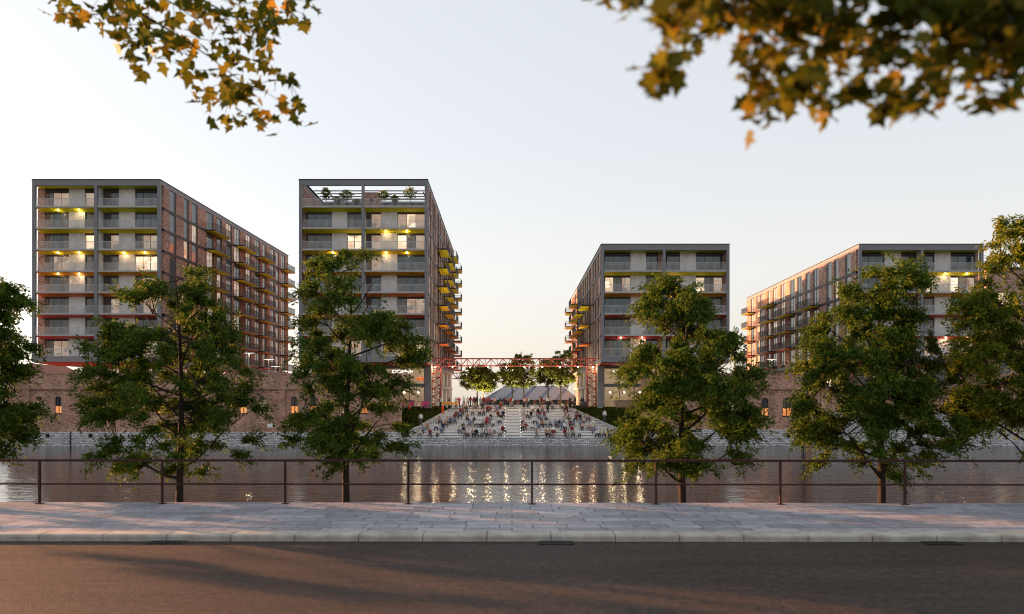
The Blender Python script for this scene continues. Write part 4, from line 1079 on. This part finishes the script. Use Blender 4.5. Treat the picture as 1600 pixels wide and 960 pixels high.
Rc = [(100,20),(180,30),(60,5),(230,15),(300,40),(310,100),(340,150),(400,150),(440,90),(380,60),(500,60),(420,30),(560,50),(520,20),(490,155),(600,20),(320,260),(280,300),(350,300),(380,240),(270,340),(620,170),(650,120),(700,60),(620,260),(660,250),(680,310),(700,220),(740,180),(740,280),(800,190),(760,130),(800,60),(860,30),(870,270),(840,300),(900,220),(930,150),(900,90),(960,50),(950,230),(1000,160),(1030,130),(1060,220),(1110,240),(1080,180),(1100,100),(1050,30),(1150,60),(1160,150),(1200,110),(1200,190),(1180,260),(1250,170),(1250,260),(1230,300),(1300,230),(1290,310),(1350,300),(1350,200),(1300,130),(1280,30),(1350,90),(1400,40),(1420,130),(1420,220),(1400,270),(1440,290),(1440,370),(1480,390),(1480,300),(1500,200),(1550,220),(1560,290),(1540,370),(1580,140),(1500,60),(1580,40),(1590,330),(1130,360),(1220,370),(1290,380),(1220,400),(1130,420),(1080,440),(1150,410),(1000,350),(960,350),(1020,360),(900,380),(900,410),(820,380),(830,330),(740,380),(700,400),(620,420),(660,460),(770,350),
      (1480,150),(1440,80),(1540,120),(1380,160),(1320,60),(1230,60),(1180,20),(1000,60),(980,100),(860,120),(820,110),(720,110),(660,60),(560,90),(460,30)]
Rb = [(x / 2.286 + 900, y / 2.286 - 12) for x, y in Rc]
rr = random.Random(4)
Rb += [(rr.uniform(1040, 1620), rr.uniform(-60, 22)) for _ in range(70)] + [(rr.uniform(1250, 1640), rr.uniform(10, 90)) for _ in range(26)]
maple('dense blurred maple boughs hanging into the upper right corner', (4.4, 3.2, 0.0), 6.9, 3.9, .4, Rb, 8, 10, .10, 42,
      [(1500, -30, 3.8), (1300, -20, 3.9), (1120, -20, 4.0), (1420, 40, 3.9), (1200, 40, 3.9), (980, -20, 4.1)], [(2.7, 3.9, 5.55, .7, 900), (1.4, 3.9, 5.3, .3, 160)])

# ------------------------------------------------------------------ railing on the near bank
t = empty('quay_railing', (0, railY(0), PAV), 'rust-brown steel railing with two rails along the near pavement edge', 'railing')
ux = Vector((1, -RA, 0)).normalized()
def rl(x, z): return (x, railY(x), z)
for h, nm, r in ((1.10, 'top_rail', .029), (.50, 'middle_rail', .021)):
    m = MB(); m.box(-1, 1, -1, 1, 0, 1); m = MB()
    a, b = -60, 60; w = r
    m.add([(a, railY(a) - w, PAV + h - w), (b, railY(b) - w, PAV + h - w), (b, railY(b) + w, PAV + h - w), (a, railY(a) + w, PAV + h - w), (a, railY(a) - w, PAV + h + w), (b, railY(b) - w, PAV + h + w), (b, railY(b) + w, PAV + h + w), (a, railY(a) + w, PAV + h + w)],
          [(0,3,2,1),(4,5,6,7),(0,1,5,4),(1,2,6,5),(2,3,7,6),(3,0,4,7)])
    m.build(nm, M['rust_steel'], t)
for i in range(-17, 18):
    x = X(638, 20.24) + i * 3.13; y = railY(x); m = MB()
    m.box(x - .024, x + .024, y - .03, y + .03, PAV, PAV + 1.07); m.box(x - .09, x + .09, y - .07, y + .07, PAV + .001, PAV + .015)
    for s in (-.06, .06): m.disc((x + s, y - .045, PAV + .015), .012, 6, 0, .015)
    m.build('post', M['rust_steel'], t)

# ------------------------------------------------------------------ cafe furniture and bollards
def chair_mesh(mb, x, y, z, s=1, mi=0):
    for dx in (-.2, .2):
        for dy in (-.2, .2): mb.box(x + dx - .02, x + dx + .02, y + dy - .02, y + dy + .02, z, z + .44)
    mb.box(x - .23, x + .23, y - .23, y + .23, z + .442, z + .48)
    mb.box(x - .23, x + .23, y + s * .20, y + s * .24, z + .482, z + .92)
yt = 120.6
for i, (px, c) in enumerate(((627.5, 'pink_paint'), (637, 'pink_pale'), (642.5, 'pink_paint'), (655, 'pink_pale'), (661, 'pink_paint'), (666.5, 'pink_paint'))):
    x = X(px, yt); m = MB(); 
    nm = 'table' if i in (1, 3) else 'chair'
    if nm == 'chair':
        t = empty('cafe_chair', (x, yt, PZ), '%s cafe chair, %s' % ('magenta', ['leftmost of the row', '', 'between the two pale tables', '', 'just right of the second pale table', 'nearest the red gantry column'][i]), 'chair', 'magenta cafe chairs')
        for dx in (-.24, .24):
            for dy in (-.22, .22): q = MB(); q.box(x + dx - .03, x + dx + .03, yt + dy - .03, yt + dy + .03, PZ, PZ + .5); q.build('leg', M[c], t)
        q = MB(); q.box(x - .29, x + .29, yt - .28, yt + .28, PZ + .502, PZ + .56); q.build('seat', M[c], t)
        q = MB(); q.box(x - .29, x + .29, yt + .22, yt + .28, PZ + .562, PZ + 1.05); q.build('backrest', M[c], t)
    else:
        t = empty('cafe_table', (x, yt, PZ), 'pale pink cafe table on the terrace left of the steps, %s' % ('the left one' if i == 1 else 'the right one'), 'table', 'pale pink cafe tables')
        q = MB(); q.box(x - .5, x + .5, yt - .4, yt + .4, PZ + .72, PZ + .78); q.build('tabletop', M[c], t)
        for dx in (-.42, .42):
            for dy in (-.3, .3): q = MB(); q.box(x + dx - .03, x + dx + .03, yt + dy - .03, yt + dy + .03, PZ, PZ + .718); q.build('leg', M[c], t)
for i, px in enumerate((693.5, 703, 712.5)):
    yy = 126.5; x = X(px, yy); w = .82
    t = empty('long_table', (x, yy, PZ), 'orange table with white legs on the terrace, %s of three in a row' % ['left', 'middle', 'right'][i], 'table', 'orange tables in a row')
    q = MB(); q.box(x - .46, x + .46, yy - .4, yy + .4, PZ + .74, PZ + .86); q.box(x - .46, x + .46, yy - .4, yy - .36, PZ + .55, PZ + .738); q.build('tabletop', M['orange_paint'], t)
    for dx in (-.4, .4):
        for dy in (-.3, .3): q = MB(); q.box(x + dx - .03, x + dx + .03, yy + dy - .03, yy + dy + .03, PZ, PZ + .738); q.build('leg', M['white_paint'], t)
for i, px in enumerate((887, 895, 903, 912)):
    yy = 126 - i * .9; x = X(px, yy)
    t = empty('picnic_table', (x, yy, PZ), 'dark picnic table on the terrace right of the steps, %s from the left' % ord_[i], 'table', 'dark picnic tables')
    q = MB(); q.box(x - .42, x + .42, yy - .4, yy + .4, PZ + .74, PZ + .8); q.build('tabletop', M['dark_steel'], t)
    for s in (-.65, .65): q = MB(); q.box(x - .42, x + .42, yy + s - .14, yy + s + .14, PZ + .42, PZ + .47); q.build('bench', M['dark_steel'], t)
    for dx in (-.3, .3):
        q = MB(); q.bar((x + dx, yy - .6, PZ), (x + dx, yy - .1, PZ + .74), .06); q.bar((x + dx, yy + .6, PZ), (x + dx, yy + .1, PZ + .74), .06); q.bar((x + dx, yy - .7, PZ + .41), (x + dx, yy + .7, PZ + .41), .05); q.build('leg', M['dark_steel'], t)
for i, (px, py) in enumerate(((640, 640.5), (691.7, 640.5))):
    yy = 119.2; x = X(px, yy); z0 = Z(647, yy); z1 = Z(633.5, yy); m = MB()
    m.tube([(x, yy, z0), (x, yy, z0 + .1), (x, yy, z1 - .05), (x, yy, z1)], [.20, .17, .17, .12], 12)
    tag(m.build('bollard', M['red_orange'], origin=(x, yy, z0), smooth=False), ['red-orange round post at the bank edge in front of the pink furniture', 'red-orange round post at the bank edge in front of the orange tables'][i], 'post', 'red-orange posts')
# low glass-and-steel edge rail along both terraces
for xa, xb, y, lab in ((-16.2, cheekL(119.4) - .6, 119.6, 'thin steel edge rail along the terrace left of the steps'), (cheekR(119.4) + .6, 24, 119.6, 'thin steel edge rail along the terrace right of the steps')):
    t = empty('terrace_rail', (xa, y, PZ), lab, 'railing', 'terrace edge rails')
    m = MB(); m.box(xa, xb, y - .02, y + .02, PZ + 1.0, PZ + 1.04); m.build('top_rail', M['bar_dark'], t)
    x = xa
    while x <= xb + .01: m = MB(); m.box(x - .02, x + .02, y - .02, y + .02, PZ, PZ + .998); m.build('post', M['bar_dark'], t); x += 1.6

# shrubs on the right bank
rng = np.random.default_rng(77)
for i, (px, py, r) in enumerate(((1000, 650, 1.0), (978, 655, .7), (985, 645, .8), (635, 655, .7), (650, 668, .6))):
    dd = 117.0; x, z = X(px, dd), Z(py, dd)
    t = empty('shrub', (x, dd, z - r * .6), ['tall green shrub on the right bank beside the tree', 'low shrub on the right bank near the cheek wall', 'rounded shrub on the right bank between two others', 'dark shrub at the top of the left bank', 'small shrub at the foot of the left bank'][i], 'shrub', 'shrubs on the banks')
    c = rng.normal(size=(900, 3)); c /= np.linalg.norm(c, axis=1)[:, None]; c *= (rng.uniform(.1, 1, 900) ** .4)[:, None] * np.array([r, r * .8, r * .8]); c *= (1 + .25 * np.sin(c[:, :1] * 7)) 
    leaf_mesh('foliage', M['leaf_ivy' if i > 2 else 'leaf_plaza'], c + np.array([x, dd, z]), None, .2, .7, t, rng)
    m = MB()
    for k in range(5): m.tube([(x, dd, z - r * .8), (x + math.cos(k * 1.3) * r * .5, dd + math.sin(k * 1.3) * r * .4, z + r * .3)], [.03, .01], 4)
    m.build('stem', M['bark'], t)

# ------------------------------------------------------------------ people
def person_mesh(name, J, E, rad, facing_mat):
    me = bpy.data.meshes.new(name + '_skel'); names = list(J)
    me.from_pydata([J[n] for n in names], [(names.index(a), names.index(b)) for a, b in E], [])
    o = bpy.data.objects.new(name + '_skel', me); col.objects.link(o)
    md = o.modifiers.new('s', 'SKIN'); md.use_smooth_shade = True
    sub = o.modifiers.new('d', 'SUBSURF'); sub.levels = 1; sub.render_levels = 1
    for i, n in enumerate(names):
        r = rad[n]; me.skin_vertices[0].data[i].radius = r if isinstance(r, tuple) else (r, r)
        me.skin_vertices[0].data[i].use_root = (n == 'pelvis')
    dg = bpy.context.evaluated_depsgraph_get(); ev = bpy.data.meshes.new_from_object(o.evaluated_get(dg)); ev.name = name
    bpy.data.objects.remove(o)
    for mm in ('cloth_top', 'cloth_trousers', 'skin', 'hair'): ev.materials.append(M[mm])
    P = {n: Vector(J[n]) for n in names}
    def near(c):
        best = None
        for a, b in E:
            pa, pb = P[a], P[b]; ab = pb - pa; u = max(0, min(1, (c - pa).dot(ab) / max(1e-9, ab.length_squared))); dd = (c - pa - ab * u).length
            if best is None or dd < best[0]: best = (dd, a, b, u)
        return best
    for p in ev.polygons:
        c = p.center; dd, a, b, u = near(c); s = {a, b}
        if s & {'head', 'crown'}:
            back = (c - P['head']).dot(Vector(facing_mat)) < .01 or c.z > P['head'].z + .06
            p.material_index = 3 if back else 2
        elif 'neck' in s and 'head' in s: p.material_index = 2
        elif any(x.startswith(('knee', 'foot', 'toe', 'hip')) for x in s): p.material_index = 1 if not any(x.startswith('toe') for x in s) else 3
        elif any(x.startswith('hand') for x in s): p.material_index = 2
        else: p.material_index = 0
    return ev
def body(pose):
    lx = .09
    J = {}; J['pelvis'] = pose['pelvis']; J['waist'] = pose['waist']; J['chest'] = pose['chest']; J['neck'] = pose['neck']; J['head'] = pose['head']; J['crown'] = pose['crown']
    E = [('pelvis', 'waist'), ('waist', 'chest'), ('chest', 'neck'), ('neck', 'head'), ('head', 'crown')]
    for s, k in ((-1, 'L'), (1, 'R')):
        for n in ('hip', 'knee', 'foot', 'toe'): J[n + k] = pose[n + k]
        for n in ('shoulder', 'elbow', 'wrist', 'hand'): J[n + k] = pose[n + k]
        E += [('pelvis', 'hip' + k), ('hip' + k, 'knee' + k), ('knee' + k, 'foot' + k), ('foot' + k, 'toe' + k), ('chest', 'shoulder' + k), ('shoulder' + k, 'elbow' + k), ('elbow' + k, 'wrist' + k), ('wrist' + k, 'hand' + k)]
    rad = {'pelvis': (.17, .14), 'waist': (.16, .13), 'chest': (.18, .13), 'neck': .055, 'head': (.085, .10), 'crown': (.07, .08)}
    for k in 'LR': rad.update({'hip' + k: .10, 'knee' + k: .085, 'foot' + k: .062, 'toe' + k: .05, 'shoulder' + k: .062, 'elbow' + k: .045, 'wrist' + k: .033, 'hand' + k: .036})
    return J, E, rad
def sit(lean=0., arms='knee', spread=.1, knee_z=.12, foot_y=-.5, turn=0.):
    p = {'pelvis': (0, 0, .12), 'waist': (0, .02 - lean * .15, .30), 'chest': (0, .03 - lean * .4, .50), 'neck': (0, .02 - lean * .5, .66), 'head': (turn * .03, -.01 - lean * .58, .77), 'crown': (turn * .03, -.0 - lean * .6, .86)}
    for s, k in ((-1, 'L'), (1, 'R')):
        p['hip' + k] = (s * .10, -.04, .10); p['knee' + k] = (s * (.10 + spread), -.46, knee_z); p['foot' + k] = (s * (.10 + spread * .8), foot_y, -.34); p['toe' + k] = (s * (.11 + spread * .8), foot_y - .17, -.38)
        sh = Vector((s * .19, .03 - lean * .42, .56)); p['shoulder' + k] = tuple(sh)
        if arms == 'knee': e = (s * .24, -.18 - lean * .3, .34); w = (s * .16, -.38, .26); h = (s * .10, -.44, .24)
        elif arms == 'back': e = (s * .28, .20, .34); w = (s * .30, .30, .10); h = (s * .30, .34, .03)
        elif arms == 'face': e = (s * .22, -.20 - lean * .3, .32); w = (s * .08, -.30 - lean * .3, .52); h = (s * .05, -.28 - lean * .3, .60)
        else: e = (s * .25, -.06, .32); w = (s * .20, -.24, .16); h = (s * .16, -.30, .15)
        p['elbow' + k] = e; p['wrist' + k] = w; p['hand' + k] = h
    return p
def stand(stride=.0, arms='down', turn=0):
    p = {'pelvis': (0, 0, .92), 'waist': (0, 0, 1.08), 'chest': (0, 0, 1.30), 'neck': (0, -.01, 1.46), 'head': (0, -.02, 1.58), 'crown': (0, -.01, 1.68)}
    for s, k in ((-1, 'L'), (1, 'R')):
        q = s * stride
        p['hip' + k] = (s * .10, 0, .88); p['knee' + k] = (s * .11, -q * .35 - .02, .48); p['foot' + k] = (s * .11, -q * .7 + (.03 if q < 0 else 0), .07); p['toe' + k] = (s * .13, -q * .7 - .16, .04)
        p['shoulder' + k] = (s * .19, 0, 1.39)
        if arms == 'up' and s > 0: e = (s * .26, -.12, 1.18); w = (s * .16, -.26, 1.34); h = (s * .12, -.26, 1.44)
        elif arms == 'hip': e = (s * .34, .05, 1.14); w = (s * .20, -.06, .98); h = (s * .16, -.08, .95)
        else: e = (s * .25, q * .15, 1.13); w = (s * .25, q * .35 - .06, .92); h = (s * .24, q * .4 - .09, .84)
        p['elbow' + k] = e; p['wrist' + k] = w; p['hand' + k] = h
    return p
SIT = [person_mesh('person_sitting', *body(p), (0, -1, 0)) for p in (sit(), sit(.35, 'knee', .12), sit(-.25, 'back', .06, foot_y=-.62), sit(.5, 'face', .05), sit(.1, 'lap', .02, .18, -.34, 1), sit(.2, 'lap', .16, .14, -.42, -1))]
STAND = [person_mesh('person_standing', *body(p), (0, -1, 0)) for p in (stand(), stand(.3), stand(.15, 'up'), stand(0, 'hip'), stand(.45))]
COLS = [('black', (.012,.012,.014)), ('charcoal', (.045,.045,.05)), ('white', (.75,.73,.70)), ('dark red', (.22,.02,.02)), ('cream', (.62,.52,.40)), ('pale pink', (.62,.38,.34)), ('tan', (.42,.25,.16)), ('blue grey', (.20,.24,.34)), ('bright red', (.42,.05,.04)), ('light grey', (.40,.40,.42)), ('brown', (.14,.07,.045)), ('navy', (.02,.03,.08))]
WT = [4, 2, 7, 3, 5, 4, 4, 3, 1.0, 3, 2, 1.5]
pr = random.Random(12)
def put_person(me, x, y, z, rz, c, label, group, scale=1.0):
    o = bpy.data.objects.new('person', me); o.location = (x, y, z); o.rotation_euler = (0, 0, rz); o.color = (*c, 1); o.scale = (scale,) * 3
    col.objects.link(o); return tag(o, label, 'person', group)
c5 = [(165,500),(205,600),(300,520),(330,600),(395,520),(345,415),(430,460),(490,410),(370,540),(570,380),(630,330),(650,270),(690,290),(745,370),(625,550),(700,540),(690,500),(725,600),(765,600),(835,590),(870,590),(790,465),(850,400),(885,460),(915,460),(830,290),(870,205),(935,300),(1000,300),(970,200),(1050,240),(1085,260),(1090,330),(1045,410),(1080,410),(1135,470),(1000,450),(965,470),(985,580),(1010,590),(1030,540),(1095,590),(1150,540),(1235,610),(1295,540),(1335,540),(1190,260),(1205,330),(1245,370),(1215,400),(1280,310),(1300,250),(1330,310),(1240,200),(720,200),(740,240),(530,400),(590,340),(460,420),(105,560),(60,600)]
c6 = [(165,300),(220,340),(280,310),(300,240),(385,290),(410,320),(450,230),(470,340),(500,400),(170,410),(150,490),(180,490),(320,420),(285,500),(360,600),(385,490),(440,480),(410,390),(480,480),(500,590),(530,590),(555,470),(525,240),(610,210),(740,210),(605,570),(620,580),(640,470),(695,450),(750,400),(745,450),(790,330),(825,370),(860,440),(900,460),(740,510),(720,500),(780,590),(825,590),(880,550),(915,600),(990,590),(935,300),(950,380),(1000,370),(1055,380),(1090,380),(1010,470),(1040,500),(1060,430),(1135,490),(1190,500),(1200,440),(1215,540),(1250,600),(1280,600),(1340,580),(1360,620),(1400,590),(800,250)]
pts = [(x / 9.41 + 650, y / 9.41 + 620) for x, y in c5] + [(x / 9.41 + 800, y / 9.41 + 620) for x, y in c6]
rows = {i: [] for i in range(NS)}
for px, py in pts:
    # feet on tread i-1, seat on the top of step i
    best = min(range(NS), key=lambda i: abs((620 + (EYE - (-3.0 + i * SH)) * F / (SY0 + i * ST - .5)) - py))
    y = SY0 + best * ST; x = X(px, y)
    if x < cheekL(y) + .5 or x > cheekR(y) - .5: x = max(cheekL(y) + .5, min(cheekR(y) - .5, x))
    if -1.3 < x < 1.4 and False: continue
    rows[best].append(x)
for i in range(NS):
    xs = sorted(rows[i]); out_ = []
    for x in xs:
        if out_ and x - out_[-1] < .50: x = out_[-1] + .50
        if -1.15 < x < 1.3: x = -1.35 if x < 0 else 1.55
        if out_ and x - out_[-1] < .50: continue
        if x > cheekR(SY0 + i * ST) - .4: continue
        out_.append(x)
    for j, x in enumerate(out_):
        cn, cc = pr.choices(COLS, WT)[0]; k = pr.randrange(len(SIT))
        nm = 'on the lowest step by the water' if i == 0 else 'on the %s step above the water' % ord_[i] if i < NS - 1 else 'on the topmost step'
        pl = 'leftmost' if j == 0 else 'rightmost' if j == len(out_) - 1 else '%s from left' % ord_[j]
        sc_ = pr.uniform(.95, 1.12)
        put_person(SIT[k], x, SY0 + i * ST + .10, -3.0 + (i + 1) * SH - .02, pr.uniform(-.45, .45), cc, 'seated person in %s top, %s, %s' % (cn, pl, nm), 'people sitting on the steps', sc_)
# standing on the plaza behind the top step
sx = [(705, 0), (760, 0), (800, 0), (845, 0), (865, 0), (890, 0), (950, 0), (995, 0), (1065, 8), (1160, 0), (1235, 0), (1280, 0), (1305, 0), (1350, 0), (1395, 0), (1422, 2)]
stp = [(x / 9.41 + 650, c) for x, c in sx] + [(x / 9.41 + 800, c) for x, c in ((175, 0), (215, 0), (240, 0), (405, 4), (430, 0), (520, 0), (562, 2), (535, 6), (885, 0))]
for j, (px, c) in enumerate(sorted(stp)):
    y = 130.1 + pr.uniform(0, 2.4); cn, cc = COLS[c] if c else pr.choices(COLS, WT)[0]
    put_person(STAND[pr.randrange(5)], X(px, y), y, PZ, pr.uniform(-3.1, 3.1), cc, 'standing person in %s top, %s from left behind the top step' % (cn, ord_[j] if j < 25 else 'last'), 'people standing on the plaza', pr.uniform(1.0, 1.1))
for j, (px, y) in enumerate(((688.5, 122.5), (702, 128.3), (712.6, 128), (717, 127.5))):
    cn, cc = pr.choices(COLS, WT)[0]
    put_person(STAND[j % 5], X(px, y), y, PZ, pr.uniform(-1.5, 1.5), cc, 'person in %s top by the orange tables, %s from the left' % (cn, ord_[j]), 'people by the orange tables', 1.05)
for j, (px, y) in enumerate(((890.5, 127.5), (899, 126.9), (908.5, 126.2), (911.5, 124.0), (915, 125.4))):
    cn, cc = pr.choices(COLS[:4] + COLS[9:], [3, 2, 1, 1, 1, 1, 2])[0]
    put_person(STAND[(j + 2) % 5], X(px, y), y, PZ, pr.uniform(-1.5, 1.5), cc, 'person in %s top among the dark picnic tables, %s from left' % (cn, ord_[j]), 'people by the picnic tables', 1.05)
for px, py, lab in ((657.5, 665, 'person in white standing at the foot of the left bank'), (944.8, 655, 'person in white standing on the right bank by the shrubs')):
    yy = 116.3 if px < 700 else 116.9; zz = -2.3 + (PZ + 2.3) * (yy - 115) / 4.5
    put_person(STAND[0], X(px, yy), yy, zz, .2, (.75, .72, .70), lab, 'people in white on the banks', 1.08)
# people on the roof terrace
for j, (px, c) in enumerate(((536, 0), (580.5, 0))):
    put_person(STAND[j], X(px, D + 1.2), D + 1.2, zt0, .6, COLS[c][1], 'person in black on the roof terrace, %s of the middle column' % ('left' if j == 0 else 'right'), 'people on the roof terrace', 1.0)
for o in list(bpy.data.meshes):
    if o.users == 0: bpy.data.meshes.remove(o)

for o in bpy.data.objects:
    if o.get('label') and not 4 <= len(o['label'].split()) <= 16: print('LABEL', len(o['label'].split()), o['label'])
